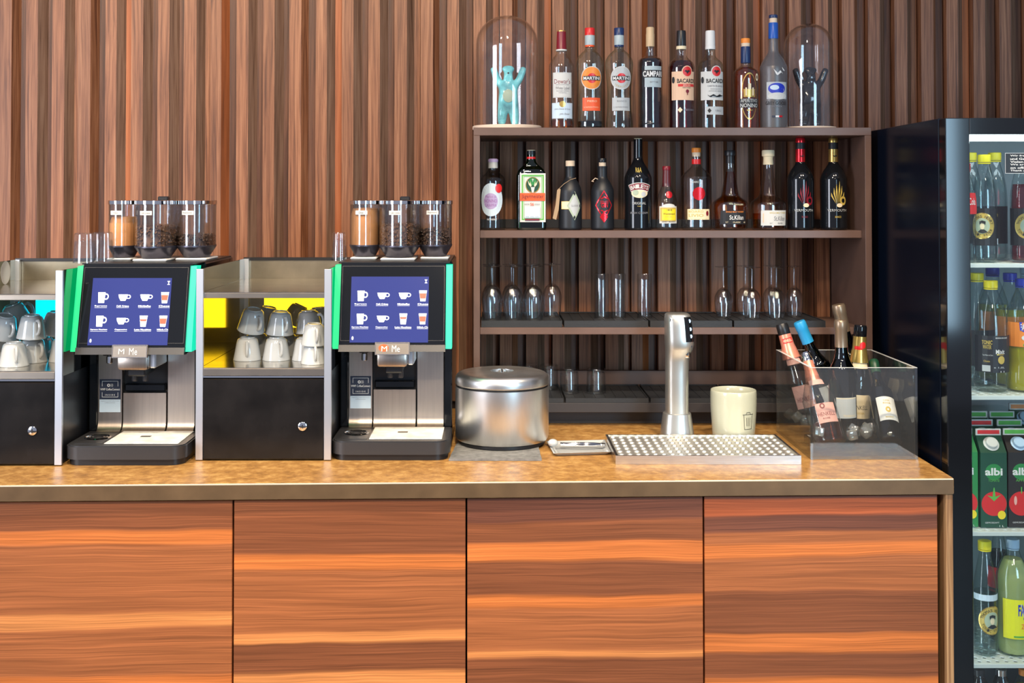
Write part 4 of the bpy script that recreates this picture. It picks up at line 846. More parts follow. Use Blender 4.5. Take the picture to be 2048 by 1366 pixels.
        obj('hopper_bowl', MB().lathe([(r*.60, z0), (r*.66, z0 + .001), (r*1.02, zb2 - .002), (r*1.02, zb2 + .002), (r*.9, zb2 + .002)], cx=hx, cy=hy, sy=SY, seg=40), 'bowl', hp)
        obj('hopper_lid', MB().lathe([(r*1.02, zt2 - .006), (r*1.04, zt2 - .005), (r*1.04, zt2 + .005), (r*1.0, zt2 + .006), (r*.9, zt2 + .003)], cx=hx, cy=hy, sy=SY, seg=40, caps=False), 'chrome', hp)
        obj('lid_window', MB().lathe([(r*.95, zt2 + .002), (r*.95, zt2 + .0035)], cx=hx, cy=hy, sy=SY, seg=40), 'hopper_glass', hp)
        fill = hopper_fill[i]
        if cont == 'cocoa': obj('cocoa_powder', MB().lathe([(r*.95, zb2 + .001), (r*.95, zb2 + fill*.8), (r*.80, zb2 + fill), (.001, zb2 + fill*1.02)], cx=hx, cy=hy, sy=SY, seg=32), 'cocoa', hp, kind='stuff')
        else:
            o = obj('coffee_beans', bean_heap(r*.97, fill, 420 if fill > .03 else 200, zb2 + .001, i*3 + beans).mapped(lambda v: (v[0] + hx, v[1]*SY + hy, v[2])), cont, hp, kind='stuff')
        if i == 1: obj('lid_latch', MB().box(hx + .000, hx + .030, hy + .004, hy + .030, zt2 + .004, zt2 + .018, .003), 'black_plastic', hp)
        tp_ = put(hp, 'hopper_label', fig_rect(0, 0, .036, .012, 6, 1), lambda a, b, off: (hx + (r + .0008 + off)*sin(a/r - .1), hy - SY*(r + .0008 + off)*cos(a/r - .1), zt2 - .030 + b), 'paper')
        put(tp_, 'lettering', fig_text(txt, 0, 0, .027 if len(txt) > 5 else .015, .0055), lambda a, b, off: (hx + (r + .0012 + off)*sin(a/r - .1), hy - SY*(r + .0012 + off)*cos(a/r - .1), zt2 - .030 + b), 'black_ink', .0002)
    return t
rz_flag = 1
Y1, Y2 = .148, .209
XM1, XM2 = -.986, -.279
machine('black and steel coffee machine between the two cup cabinets', (XM1, Y1, ZC + .0003), 0, 1, False, (.042, .058, .054), (.085, .058, .030))
machine('black and steel coffee machine beside the round steel pot', (XM2, Y2, ZC + .0003), 0, 2, True, (.046, .060, .050), (.110, .060, .045))

# ------------------------------------------------------------------ cup cabinets
def cup_cabinet(label, xL, xR, Y, glow, glow_side, light_col, light_pow):
    t = thing('cup_cabinet', label, 'cup warmer', ((xL+xR)/2, Y, ZC + .0003), 0, 'steel cup cabinets between the coffee machines')
    h = (xR - xL)/2; D = .58; pt = .020
    zT, zU1, zU0, zC1, zC0 = .521, .457, .441, .252, .231
    for s in (-1, 1):
        x0 = -h if s < 0 else h - pt
        obj('front_post', MB().box(x0, x0 + pt, 0, .010, .002, zT, .001), 'steel_blue', t)
        xs = -h + .008 if s < 0 else h - .012
        obj('side_panel', MB().box(xs, xs + .004, .010, D, .235, zT), 'side_mirror', t)
        obj('lower_side', MB().box(xs, xs + .004, .010, D, .002, .2345), 'black_plastic', t)
        obj('back_post', MB().box(xs + (.004 if s < 0 else -.014), xs + (.018 if s < 0 else 0), D - .016, D - .002, .252, zT), 'steel_blue', t)
    obj('back_panel', MB().box(-h + .012, h - .012, D, D + .004, .002, zT - .006), 'back_panel', t)
    obj('back_cap', MB().box(-h + .008, h - .008, D - .004, D + .008, zT - .006, zT + .004), 'black_plastic', t)
    obj('upper_shelf', MB().box(-h + .0125, h - .0125, .012, D - .001, zU0, zU1, .001), 'steel_shelf', t)
    obj('shelf_lip', MB().box(-h + .0205, h - .0205, .008, .0118, zU0, zU1 - .002, .0008), 'steel_warm', t); obj('shelf_lip', MB().box(-h + .0205, h - .0205, .0, .0038, zC0, zC1 - .002, .0008), 'steel_warm', t)
    obj('cup_shelf', MB().box(-h + .0125, h - .0125, .004, D - .001, zC0, zC1, .001), 'steel_shelf', t)
    obj('glow_panel', MB().box(-h + .075, h - .030, D - .006, D - .0005, .300, zU0 - .004), glow, t, label='glowing light panel behind the cups')
    obj('shelf_trim', MB().box(-h + .020, h - .020, -.002, .006, .226, .2305), 'chrome', t)
    obj('carcass', MB().box(-h + .0125, h - .0125, .020, D - .001, .002, .2255), 'black_plastic', t)
    d = obj('door', MB().box(-h + .021, h - .021, 0, .018, .004, .2225, .002), 'black_door', t)
    obj('lock', MB().lathe([(.012, 0), (.012, .004), (.009, .0055), (.001, .0055)], seg=24, caps=False).mapped(lambda v: (v[0] + h*.58, -v[2] + .0005, v[1] + .094)), 'chrome', d)
    obj('key_slot', MB().box(h*.58 - .0015, h*.58 + .0015, -.0062, -.0048, .089, .099), 'black_ink', d)
    return t
cX2a, cX2b = U(392, 700, .215).x, U(663, 700, .215).x
cW = cX2b - cX2a; cX1b = -1.150; cX1a = cX1b - cW
CY1, CY2 = .150, .212
cup_cabinet('steel cup cabinet with yellow glowing back between the two coffee machines', cX2a, cX2b, CY2, 'led_yellow', None, (1, .7, .1), 1)
cup_cabinet('steel cup cabinet with blue glowing back at the counter end', cX1a, cX1b, CY1, 'led_cyan', None, (0, .5, 1), 1)

def cup_proto():
    r = thing('coffee_cup', 'x', 'cup'); P = [(.0400, 0), (.0405, .0012), (.0395, .004), (.0355, .026), (.0315, .048), (.0285, .058), (.0250, .0615), (.0210, .0625), (.0208, .0655), (.0185, .0655), (.0180, .0635), (.001, .0633)]
    inn = [(.0370, .0008), (.0330, .026), (.0290, .047), (.0230, .056), (.001, .0575)]
    obj('bowl', MB().lathe(list(reversed(inn)) + P, seg=36, caps=False), 'porcelain', r, angle=60)
    pts = [(.0320, 0, .052), (.0420, 0, .054), (.0490, 0, .046), (.0505, 0, .034), (.0470, 0, .022), (.0400, 0, .016), (.0355, 0, .015)]
    q = []
    for i in range(len(pts)-1):
        for j in range(3):
            s = j/3; q.append(tuple(pts[i][c]*(1-s) + pts[i+1][c]*s for c in range(3)))
    q.append(pts[-1])
    obj('handle', MB().tube(q, [.0040 + .0012*abs(i/len(q) - .5) for i in range(len(q))], 8), 'porcelain', r)
    return r
cup0 = cup_proto(); first_cup = [True]
def cup(label, group, px, py, Y, z, rz=0, tilt=(0, 0), s=1.0):
    x = U(px, py, Y).x
    if first_cup[0]: o = cup0; first_cup[0] = False; o['label'] = label
    else: o = dup(cup0, label=label)
    o['group'] = group; o.location = (x, Y, z); o.rotation_euler = (tilt[0], tilt[1], rz); o.scale = (s, s, s)
    return o
ZS = ZC + .2526; HB = .0655
gy = 'cups on the yellow-lit shelf'; gb = 'cups on the blue-lit shelf'
# yellow cabinet: bottom row, then the ones lying on them
F1 = .215
cup('white cup upside down on the yellow-lit shelf, carrying a tilted cup by the mirror side', gy, 495, 700, CY2 + .165, ZS, radians(-80))
cup('white cup upside down on the yellow-lit shelf, middle one of the lower row', gy, 553, 700, CY2 + .165, ZS, radians(-62))
cup('white cup upside down on the yellow-lit shelf, beside the nested pair', gy, 612, 700, CY2 + .165, ZS, radians(-45))
cup('cream cup upside down on the yellow-lit shelf, lower one of the nested pair', gy, 628, 715, CY2 + .090, ZS, radians(-75), s=.90)
cup('cream cup upside down on the yellow-lit shelf, upper one of the nested pair', gy, 628, 680, CY2 + .090, ZS + .0530, radians(-70), (0, radians(4)), .90)
cup('white cup upside down in the second row of the yellow-lit shelf, nearest the mirror side', gy, 513, 690, CY2 + .27, ZS, radians(-20))
cup('white cup upside down in the second row of the yellow-lit shelf, middle one', gy, 571, 690, CY2 + .27, ZS, radians(-20))
cup('white cup upside down in the second row of the yellow-lit shelf, behind the nested pair', gy, 629, 690, CY2 + .27, ZS, radians(-20))
z2 = ZS + HB + .001
cup('white cup tipped on a lower cup of the yellow-lit shelf, nearest the mirror side', gy, 502, 650, CY2 + .20, z2 + .014, radians(-50), (0, radians(16)))
cup('white cup resting on two lower cups in the middle of the yellow-lit shelf', gy, 560, 650, CY2 + .20, z2 + .004, radians(-58), (0, radians(6)))
cup('white cup resting on lower cups of the yellow-lit shelf, above the nested pair', gy, 619, 650, CY2 + .22, z2 + .004, radians(-25), (0, radians(-3)))
cup('white cup on top at the back of the yellow-lit shelf, handle against the glow', gy, 531, 640, CY2 + .325, z2 + .006, radians(-20), (0, radians(12)))
cup('steeply tipped white cup on top at the back of the yellow-lit shelf', gy, 584, 640, CY2 + .385, z2 + .010, radians(40), (radians(10), radians(24)))
cup('white cup on top at the back of the yellow-lit shelf, half behind the post', gy, 640, 640, CY2 + .325, z2 + .004, radians(-15), (0, radians(-4)))
# blue cabinet
cup('white cup upside down at the front of the blue-lit shelf with its handle turned forward', gb, 28, 720, CY1 + .105, ZS, radians(-60), s=1.0)
cup('white cup upside down on the blue-lit shelf behind the front cup', gb, 66, 710, CY1 + .185, ZS, radians(-40))
cup('cream cup upside down on the blue-lit shelf half hidden by the steel post', gb, 127, 705, CY1 + .200, ZS, radians(-10))
cup('white cup upside down in the back row of the blue-lit shelf, behind the front cup', gb, 12, 700, CY1 + .27, ZS, radians(-20)); cup('white cup upside down in the back row of the blue-lit shelf, nearer the post', gb, 78, 700, CY1 + .29, ZS, radians(-20))
cup('white cup resting on two front cups of the blue-lit shelf', gb, 63, 660, CY1 + .16, z2 + .004, radians(-45), (0, radians(4)))
cup('white cup tipped over the front cup of the blue-lit shelf', gb, 4, 660, CY1 + .19, z2 + .004, radians(-38), (0, radians(18)))
cup('white cup on the upper layer of the blue-lit shelf beside the post', gb, 108, 650, CY1 + .25, z2 + .004, radians(-20), (0, radians(10)))
cup('white cup on top at the back of the blue-lit shelf', gb, 40, 645, CY1 + .29, z2 + .026, radians(10), (radians(8), radians(-20)))
# pale plate put in for a ring-like reflection on the blue cabinet's shelf
tag(obj('reflection_saucer', MB().lathe([(.03, 0), (.034, .002), (.062, .012), (.0635, .0135), (.060, .0135), (.034, .005), (.001, .004)], seg=36).mapped(lambda v: (v[2], v[0], v[1] + .0636)).mapped(lambda v: (v[0]*.55, v[1]*.55, v[2]*.55)), 'porcelain', None, (U(6, 560, .52).x, .52, ZC + .4576)), 'pale saucer on edge, put in for a ring-like reflection on the upper shelf of the blue-lit cabinet', 'saucer')

# water tumblers turned over on the machines
ku = mpp(.40); um = MB(); um.lathe([(24*ku, 0), (25.2*ku, 0), (23.5*ku, 40*ku), (22.5*ku, 55*ku), (20*ku, 58*ku), (.001, 57*ku)], seg=30, caps=False); um.lathe([(23.8*ku, .0002), (21.5*ku, 38*ku), (20.5*ku, 42*ku), (.001, 43*ku)], seg=30, caps=False)
ume = um.mesh('glass_wall', 'clear_glass')
ZD = ZC + .5341
def deck_glass(px, Y, label, z=ZD, s=1.0):
    o = link('water_glass', ume, None, (U(px, 520, Y).x, Y, z)); o.scale = (s*.9, s*.9, s); return tag(o, label, 'glass', 'water glasses on the coffee machines')
deck_glass(170, Y1 + .150, 'thick-bottomed glass upside down on the coffee machine beside the blue-lit cabinet, nearer the screen')
deck_glass(205, Y1 + .236, 'thick-bottomed glass upside down on the coffee machine beside the blue-lit cabinet, tucked behind the cocoa hopper')
deck_glass(678, Y2 + .215, 'slim glass upside down on the coffee machine next to its cocoa hopper', s=.95).scale = (.60, .60, .98)

# ------------------------------------------------------------------ pot, slate, dish
pS = [UZ(898, 922, ZC), UZ(1083, 922, ZC), UZ(1070, 868, ZC), UZ(924, 868, ZC)]
mb = MB(); n = 14; rnd = random.Random(3); loop = []
for i in range(4):
    a, b = pS[i], pS[(i+1) % 4]
    for j in range(n): q = a.lerp(b, j/n); loop.append((q.x + rnd.uniform(-.0012, .0012), q.y + rnd.uniform(-.0012, .0012)))
mb.prismz(loop, ZC + .0004, ZC + .0062); tag(obj('slate_mat', mb, 'slate', smooth=False), 'rough grey slate mat lying under the round steel pot', 'mat')
cy = .435; R = 93*mpp(cy); xp = U(1004, 850, cy).x
t = thing('waste_pot', 'round lidded brushed steel pot standing on the slate mat', 'pot', (xp, cy, ZC + .0066))
obj('base_ring', MB().lathe([(R*.90, 0), (R*.93, .002), (R*.93, .010)], seg=56), 'black_plastic', t)
zt = .164
obj('pot_body', MB().lathe([(R*.90, .0102), (R*.965, .012), (R, .022), (R, zt), (R*.97, zt), (R*.97, .02)], seg=72, caps=False), 'steel_pot', t)
obj('rim_gap', MB().lathe([(R*.96, zt - .004), (R*.965, zt + .006)], seg=64), 'black_plastic', t)
lid = obj('lid', MB().lathe(smooth_prof([(R*.985, zt + .005), (R*1.005, zt + .008), (R*1.005, zt + .018), (R*.97, zt + .032), (R*.86, zt + .040), (R*.50, zt + .0445), (R*.30, zt + .043), (R*.255, zt + .0425)], 4) + [(R*.25, zt + .034), (.001, zt + .033)], seg=72, caps=False), 'steel_pot', t)
obj('finger_well', MB().lathe([(R*.245, zt + .0345), (.001, zt + .0345)], seg=40, caps=False), 'rubber', lid)
obj('grip_bar', MB().box(-.003, .003, -R*.24, R*.24, zt + .036, zt + .0425, .001), 'chrome', lid)
dX = [UZ(1093, 889, ZC), UZ(1107, 914, ZC), UZ(1222, 911, ZC), UZ(1210, 886, ZC)]
ctr = sum(dX, Vector())/4
mb = MB(); lo = [(ctr + (p - ctr)*.82) for p in dX]
mb.loft([[(p.x, p.y, ZC + .0005) for p in lo], [(p.x, p.y, ZC + .010) for p in dX], [((ctr + (p-ctr)*.95).x, (ctr + (p-ctr)*.95).y, ZC + .010) for p in dX], [((ctr + (p-ctr)*.80).x, (ctr + (p-ctr)*.80).y, ZC + .0035) for p in dX]])
tag(obj('serving_dish', mb, 'porcelain', angle=25), 'small white rectangular dish holding tongs next to the drip grid', 'dish')
a, b = UZ(1121, 893, ZC + .012), UZ(1205, 891, ZC + .012); zt_ = ZC + .0165
t = thing('sugar_tongs', 'shiny steel sugar tongs lying across the white dish', 'tongs', ((a.x+b.x)/2, (a.y+b.y)/2, zt_))
hL = (b.x - a.x)/2
for s in (-1, 1):
    obj('arm', MB().tube([(hL, 0, 0), (hL*.6, s*.010, 0), (0, s*.012, 0), (-hL*.6, s*.009, 0), (-hL, s*.006, 0)], [.0032, .0036, .004, .0036, .0046], 8), 'chrome', t)
obj('bend', MB().lathe([(.006, -.0035), (.008, -.003), (.008, .003), (.006, .0035)], cx=hL, seg=16), 'chrome', t)
tag(obj('dish_scoop', MB().ball((0, 0, 0), .0145, .013, .011, 20, 12), 'porcelain', None, (UZ(1106, 892, ZC + .014).x, UZ(1106, 892, ZC + .014).y + .004, ZC + .0222)), 'round cream-coloured knob at the end of the white tongs dish', 'knob')

# ------------------------------------------------------------------ drip grid
g00, g10 = UZ(1232, 930, ZC), UZ(1603, 932, ZC); zg = ZC + .024
h00, h10, h01, h11 = UZ(1231, 911, zg), UZ(1603, 912, zg), UZ(1217, 869, zg), UZ(1553, 869, zg)
xg0, xg1 = h00.x, h10.x; yg0 = (h00.y + h10.y)/2; yg1 = (h01.y + h11.y)/2
t = thing('drip_grid_tray', 'wide steel drip tray with perforated grid in front of the tap', 'drip tray', ((xg0+xg1)/2, (yg0+yg1)/2, ZC + .0004), 0)
HX, HY = (xg1-xg0)/2, (yg1-yg0)/2; rim = .007
fr = MB(); H = .024
for (xa, xb, ya, yb_) in ((-HX, HX, -HY, -HY + rim), (-HX, HX, HY - rim, HY), (-HX, -HX + rim, -HY + rim, HY - rim), (HX - rim, HX, -HY + rim, HY - rim)): fr.box(xa, xb, ya, yb_, 0, H)
obj('tray_frame', fr, 'steel', t); obj('tray_floor', MB().box(-HX + rim, HX - rim, -HY + rim, HY - rim, 0, .003), 'steel', t)
def perforated(x0, x1, y0, y1, nx, ny, z, hole=.36, seg=8, stagger=True, lip=.002):
    mb = MB(); dx, dy = (x1-x0)/nx, (y1-y0)/ny
    for j in range(ny):
        for i in range(nx):
            cx, cy_ = x0 + (i + .5)*dx, y0 + (j + .5)*dy; r = hole*min(dx, dy)*(1.0)
            rx = r*1.15 if dx > dy else r
            out = [(cx + dx/2*a, cy_ + dy/2*b, z) for a, b in ((1, 0), (1, 1), (0, 1), (-1, 1), (-1, 0), (-1, -1), (0, -1), (1, -1))]
            rg = [(cx + rx*1.22*cos(k*pi/4), cy_ + r*1.22*sin(k*pi/4), z) for k in range(8)]; ri = [(cx + rx*1.05*cos(k*pi/4), cy_ + r*1.05*sin(k*pi/4), z + lip) for k in range(8)]
            rd = [(cx + rx*.9*cos(k*pi/4), cy_ + r*.9*sin(k*pi/4), z - .003) for k in range(8)]
            vs = out + rg + ri + rd; fs = []
            for a in range(3):
                for k in range(8): fs.append((a*8 + k, a*8 + (k+1) % 8, (a+1)*8 + (k+1) % 8, (a+1)*8 + k))
            mb.add(vs, fs)
    return mb
obj('perforated_grid', perforated(-HX + rim, HX - rim, -HY + rim, HY - rim, 21, 7, H - .004, .31), pbr('steel_grid', (.78, .76, .70), .48, 1.0), t, angle=50, kind='stuff')

# ------------------------------------------------------------------ water tap
yt_ = .512; kx = mpp(yt_); xt = U(1354, 860, yt_).x; rotz = radians(38)
t = thing('water_tap', 'tall brushed metal water tap with black touch strip behind the drip tray', 'water dispenser', (xt, yt_, ZC + .0004), 0)
zz = lambda py: (U(1354, py, yt_).z - ZC)
def sup(cx, cy_, rx, ry, z, n=32, e=.8):
    return [(cx + rx*math.copysign(abs(cos(2*pi*i/n))**e, cos(2*pi*i/n)), cy_ + ry*math.copysign(abs(sin(2*pi*i/n))**e, sin(2*pi*i/n)), z) for i in range(n)]
obj('base_cone', MB().loft([sup(0, 0, .052, .050, 0), sup(0, 0, .050, .048, .012), sup(0, 0, .041, .040, zz(826)), sup(0, 0, .038, .037, zz(825) + .001)]), 'brushed_tap', t)
# column then a head that leans forward (towards +x and the viewer)
fx, fy = sin(rotz)*1.0, -cos(rotz)*1.0
secs = [(826, 0, .0365), (780, 0, .0365), (745, 0, .0365), (722, .001, .0370), (708, .004, .0385), (698, .010, .043), (688, .012, .0455), (675, .010, .045), (650, .007, .0435), (636, .005, .042), (629, .003, .039), (626.5, .002, .034)]
obj('tap_body', MB().loft([sup(fx*o_, fy*o_*.3, r_*.93, r_*.95, zz(py), e=.72) for py, o_, r_ in secs]), 'brushed_tap', t, angle=70)
def tapface(a, b, off):                     # follows the skin of the head; a = arc length from the strip's middle
    zq = [(zz(py), o_, r_) for py, o_, r_ in secs]; o1, r1 = zq[-1][1:]
    for (za, oa, ra), (zb_, ob, rb_) in zip(zq, zq[1:]):
        if za <= b <= zb_: f = (b - za)/(zb_ - za); o1, r1 = oa + (ob - oa)*f, ra + (rb_ - ra)*f; break
    g = radians(-54) + a/.043; c_, s_ = cos(g), sin(g)
    x, y = r1*.93*math.copysign(abs(c_)**.72, c_), r1*.95*math.copysign(abs(s_)**.72, s_); l = sqrt(x*x + y*y)
    return (fx*o1 + x*(1 + (off + .0008)/l), fy*o1*.3 + y*(1 + (off + .0008)/l), b)
st = put(t, 'touch_strip', fig_rect(.0, (zz(632) + zz(681))/2, .036, zz(632) - zz(681), 10, 12), tapface, 'black_gloss', .0005, 'black glossy touch strip with blue cup icons')
for py, hgt in ((640, 1), (656, 1), (670, 1)):
    z = zz(py); put(st, 'cup_icon', fig_poly([(-.002, z + .005), (.006, z + .005), (.005, z - .005), (-.001, z - .005)]), tapface, 'icon_blue', .0012); put(st, 'cup_icon_handle', fig_disc(.0065, z, .0022, .003, 12, 1, .4), tapface, 'icon_blue', .0012)
put(t, 'drop_mark', fig_disc(.002, zz(690), .0016, .003), tapface, 'dark_blue', .0006)
put(t, 'logo', fig_poly([(-.056, zz(634)), (-.055, zz(634)), (-.053, zz(637.5)), (-.055, zz(642)), (-.056, zz(642))]), tapface, 'black_ink', .0012); put(t, 'logo', fig_text('water', -.0475, zz(637.5), .011, .004), tapface, 'grey_ink', .0012)
obj('outlet', MB().lathe([(.009, 0), (.010, .002), (.010, .020)], cx=fx*.042, cy=fy*.034, cz=zz(713), seg=20), 'chrome', t)

# ------------------------------------------------------------------ waste mug
ym = .520; km = mpp(ym); r = 45.5*km
t = thing('waste_mug', 'pale green ceramic mug printed with a bin symbol behind the drip tray', 'mug', (U(1467, 850, ym).x, ym, ZC + .0004))
Hm = U(1467, 779, ym).z - ZC
mp_ = smooth_prof([(r*.84, 0), (r*.90, .002), (r*.94, Hm*.25), (r*.99, Hm*.6), (r, Hm*.9), (r*.985, Hm*.985), (r*.965, Hm)], 3)
obj('mug_body', MB().lathe([(.001, 0)] + mp_ + [(r*.94, Hm*.985), (r*.93, Hm*.9), (r*.88, Hm*.2), (.001, Hm*.12)], seg=56, caps=False), 'porcelain_green', t, angle=60)
Rm = prof_r(mp_); cxm = 22*km; czm = Hm*.40
def mugf(a, b, off): q = Rm(b) + .0005 + off; g = a/q; return (q*sin(g), -q*cos(g), b)
w_ = .0006
def strk(p, q, wd=.0013):
    p, q = Vector(p), Vector(q); d = (q - p).normalized(); nrm = Vector((-d.y, d.x))*wd/2
    n = 8; P = []
    for i in range(n+1): c = p.lerp(q, i/n); P += [tuple(c + nrm), tuple(c - nrm)]
    return P, [(2*i, 2*i+1, 2*i+3, 2*i+2) for i in range(n)]
u = km
for p, q in (((-13, 15), (13, 15)), ((-10.5, 15), (-8.5, -14)), ((10.5, 15), (8.5, -14)), ((-8.5, -14), (8.5, -14)), ((-4, 9), (-3.4, -8)), ((0, 9), (0, -8)), ((4, 9), (3.4, -8)), ((-5, 15), (-4, 19)), ((-4, 19), (4, 19)), ((4, 19), (5, 15))):
    put(t, 'bin_symbol_line', strk((cxm + p[0]*u, czm + p[1]*u), (cxm + q[0]*u, czm + q[1]*u)), mugf, 'black_ink', .0003)

# ------------------------------------------------------------------ acrylic cooler with bottles
bx0, bx1 = U(1621, 915, .228).x, U(1836, 915, .228).x; by0, by1 = .228, .615; zk1 = U(1725, 736, .228).z
t = thing('acrylic_cooler', 'clear acrylic box cooler filled with ice and tilted bottles', 'ice bucket', ((bx0+bx1)/2, (by0+by1)/2, ZC + .0004))
hx, hy, hz, th = (bx1-bx0)/2, (by1-by0)/2, zk1 - ZC, .007
obj('side_wall', MB().box(-hx, hx, -hy, -hy + th, 0, hz, .0006), 'acrylic', t); obj('side_wall', MB().box(-hx, hx, hy - th, hy, 0, hz, .0006), 'acrylic', t)
for s in (-1, 1): obj('side_wall', MB().box(-hx if s < 0 else hx - th, -hx + th if s < 0 else hx, -hy + th, hy - th, 0, hz, .0006), 'acrylic', t)
obj('cooler_floor', MB().box(-hx + th, hx - th, -hy + th, hy - th, 0, th), glass('wet_floor', (.90, .91, .89), (.8, .8, .78), f0=.01, fmax=.05), t)
for (xa, xb, ya, yb_) in ((-hx, hx, -hy, -hy + th), (-hx, hx, hy - th, hy), (-hx, -hx + th, -hy + th, hy - th), (hx - th, hx, -hy + th, hy - th)):
    obj('polished_edge', MB().box(xa, xb, ya, yb_, hz, hz + .0008), pbr('acrylic_edge', (.75, .76, .74), .25), t)
for sx in (-1, 1):
    obj('glued_corner', MB().box(sx*hx - (.0065 if sx > 0 else 0), sx*hx + (.0065 if sx < 0 else 0), -hy - .0004, -hy, 0, hz), glass('acrylic_seam', (.80, .82, .82), (.6, .62, .62), f0=.12), t)
zw = ZC + .062
o = obj('ice_water', MB().box(-hx + th + .0005, hx - th - .0005, -hy + th + .0005, hy - th - .0005, th + .0005, zw - ZC), 'melt', t)
def lean(o, axis): o.rotation_mode = 'QUATERNION'; o.rotation_quaternion = Vector((0, 0, 1)).rotation_difference(axis.normalized())
AX = []
def cooler_bottle(name, label, base, top, kind, mat, liquid, foil, decor, wide=42):
    B, T = Vector(base), Vector(top); L = (T - B).length; k = L/300.0
    if kind == 'sparkling': prof = [(wide-4, 300), (wide, 294), (wide, 280), (wide, 170), (wide-2, 150), (wide*.70, 115), (wide*.46, 85), (17.5, 60), (15.5, 30), (15.5, 12)]
    else: prof = [(wide-4, 300), (wide, 294), (wide, 280), (wide, 135), (wide-3, 118), (wide*.62, 98), (17, 84), (14.5, 70), (14, 20)]
    o = bottle(name, label, 0, 0, 0, prof, mat, liquid, foil, decor, 'bottles in the acrylic cooler', place=tuple(B), k=k)
    AX.append((B, (T - B)/L, wide*k, L)); lean(o, T - B); return o
zf = ZC + th + .004
def foil_s(m, ring=None, capm='black_plastic'):
    return [('neck_foil', m, [(25, 98), (24, 92), (20.5, 70), (18.5, 62), (17.2, 34), (17, 30)]), ('cap', capm, [(16.4, 30), (17, 29), (17, 6), (15, 0)])]
def foil_w(m, y=78): return [('neck_foil', m, [(15.6, y), (15.4, y-2), (15, 24), (15.8, 22), (15.8, 4), (14, 0)])]
cooler_bottle('sparkling_bottle', 'rose sparkling bottle leaning at the cooler wall, dark inside, with black cap', (.958, .530, zf + .010), tuple(U(1563, 648, .585)), 'sparkling', 'bottle_clear', ('rose_dark', 118), foil_s('rose_foil'),
  [('rect', -2, 205, 60, 62, 'pink'), ('text', 'HENKELL', -2, 212, 46, 12, 'dark_red', 0), ('rect', 0, 106, 46, 18, 'pink'), ('rect', 0, 48, 30, 14, 'red'), ('text', 'HENKELL', 0, 48, 26, 8, 'cream')], 34)
cooler_bottle('sparkling_bottle', 'half-empty rose sparkling bottle with crown stopper behind the cooler front', (.945, .300, zf + .016), tuple(U(1611, 706, .42)), 'sparkling', 'bottle_clear', ('rose_wine', 236), foil_s('rose_foil', None, 'chrome'),
  [('rect', 2, 212, 64, 62, 'pink'), ('text', 'HENKELL', 0, 216, 54, 12, 'dark_red', 0), ('text', 'ROSE', -4, 230, 22, 5, 'dark_red'), ('disc', -8, 190, 8, 9, 'dark_red', .5), ('rect', 0, 108, 50, 18, 'pink')], 50)
cooler_bottle('wine_bottle', 'dark wine bottle with bright blue screw cap tilted in the cooler', (1.060, .550, zf + .014), tuple(U(1598, 643, .56)), 'wine', 'bottle_deep_green', None, foil_w('blue_cap', 60), [('rect', 0, 205, 60, 60, 'paper')], 31)
cooler_bottle('wine_bottle', 'dark wine bottle with bronze foil and grey label upright in the cooler', (1.012, .400, zf), tuple(U(1681, 640, .40)), 'wine', 'bottle_deep_green', None, foil_w('bronze_foil', 66), [('rect', 2, 210, 54, 50, 'label_grey'), ('rect', 2, 187, 54, 2, 'cream'), ('text', 'TREBBIANO', 8, 229, 34, 5, 'cream')], 33)
cooler_bottle('wine_bottle', 'taller dark wine bottle with bronze foil at the cooler back', (1.126, .570, zf + .012), tuple(U(1676, 609, .565)), 'wine', 'bottle_deep_green', None, foil_w('bronze_foil', 66), [('rect', 0, 205, 44, 50, 'cream')], 24)
cooler_bottle('sparkling_bottle', 'green sparkling bottle with gold foil and red seal upright in the cooler', (1.066, .472, zf), tuple(U(1721, 650, .47)), 'sparkling', 'bottle_deep_green', None, foil_s('gold', None, 'black_gloss'),
  [('rect', 8, 212, 56, 62, 'cream'), ('text', 'HENKELL', -2, 214, 46, 11, 'black_ink', 0), ('text', 'TROCKEN', -2, 229, 26, 5, 'gold_ink'), ('rect', 0, 104, 46, 18, 'cream'), ('disc', 4, 52, 9, 9, 'red'), ('rect', -8, 60, 22, 10, 'red')], 36)
cooler_bottle('wine_bottle', 'slanted wine bottle with broad white label beside the fridge wall of the cooler', (1.108, .283, zf + .024), tuple(U(1747, 722, .47)), 'wine', 'bottle_deep_green', None, foil_w('dark_green', 50), [('rect', 2, 200, 66, 84, 'white'), ('text', 'CASA', 0, 172, 20, 6, 'gold_ink'), ('text', 'RIVA', 0, 182, 24, 6, 'gold_ink'), ('disc', 0, 205, 8, 10, 'gold_ink', .4), ('text', 'BIANCO', 0, 232, 24, 5, 'gold_ink')], 36)
rnd = random.Random(11); icebm = MB().box(-.5, .5, -.5, .5, -.5, .5, .12, 2).mesh('ice_cube', 'ice')
done = []
for tries in range(6000):
    if len(done) >= 15: break
    sz = rnd.uniform(.021, .027); m_ = sz*.95 + .001
    x, y = rnd.uniform(bx0 + th + m_, bx1 - th - m_), by0 + th + m_ + (by1 - by0 - 2*th - 2*m_)*rnd.random()**1.8; z = zw + rnd.uniform(-.004, .012); q = Vector((x, y, z))
    ok = all((q - p).length > m_ + n_ for p, n_ in done)
    for B, d, r, L in AX:
        tt = max(0, min(L, (q - B).dot(d)))
        if (q - (B + d*tt)).length < r + m_ + .002: ok = False
    if ok: done.append((q, m_))
for q, m_ in done:
    o = link('ice_cube', icebm, None, tuple(q)); sc_ = m_/.95; o.scale = (sc_*1.05, sc_, sc_*.9)
    o.rotation_euler = (rnd.uniform(0, 3), rnd.uniform(0, 3), rnd.uniform(0, 3)); tag(o, 'clear melting ice cube floating among the bottles in the acrylic cooler', 'ice cube', 'ice cubes in the cooler')

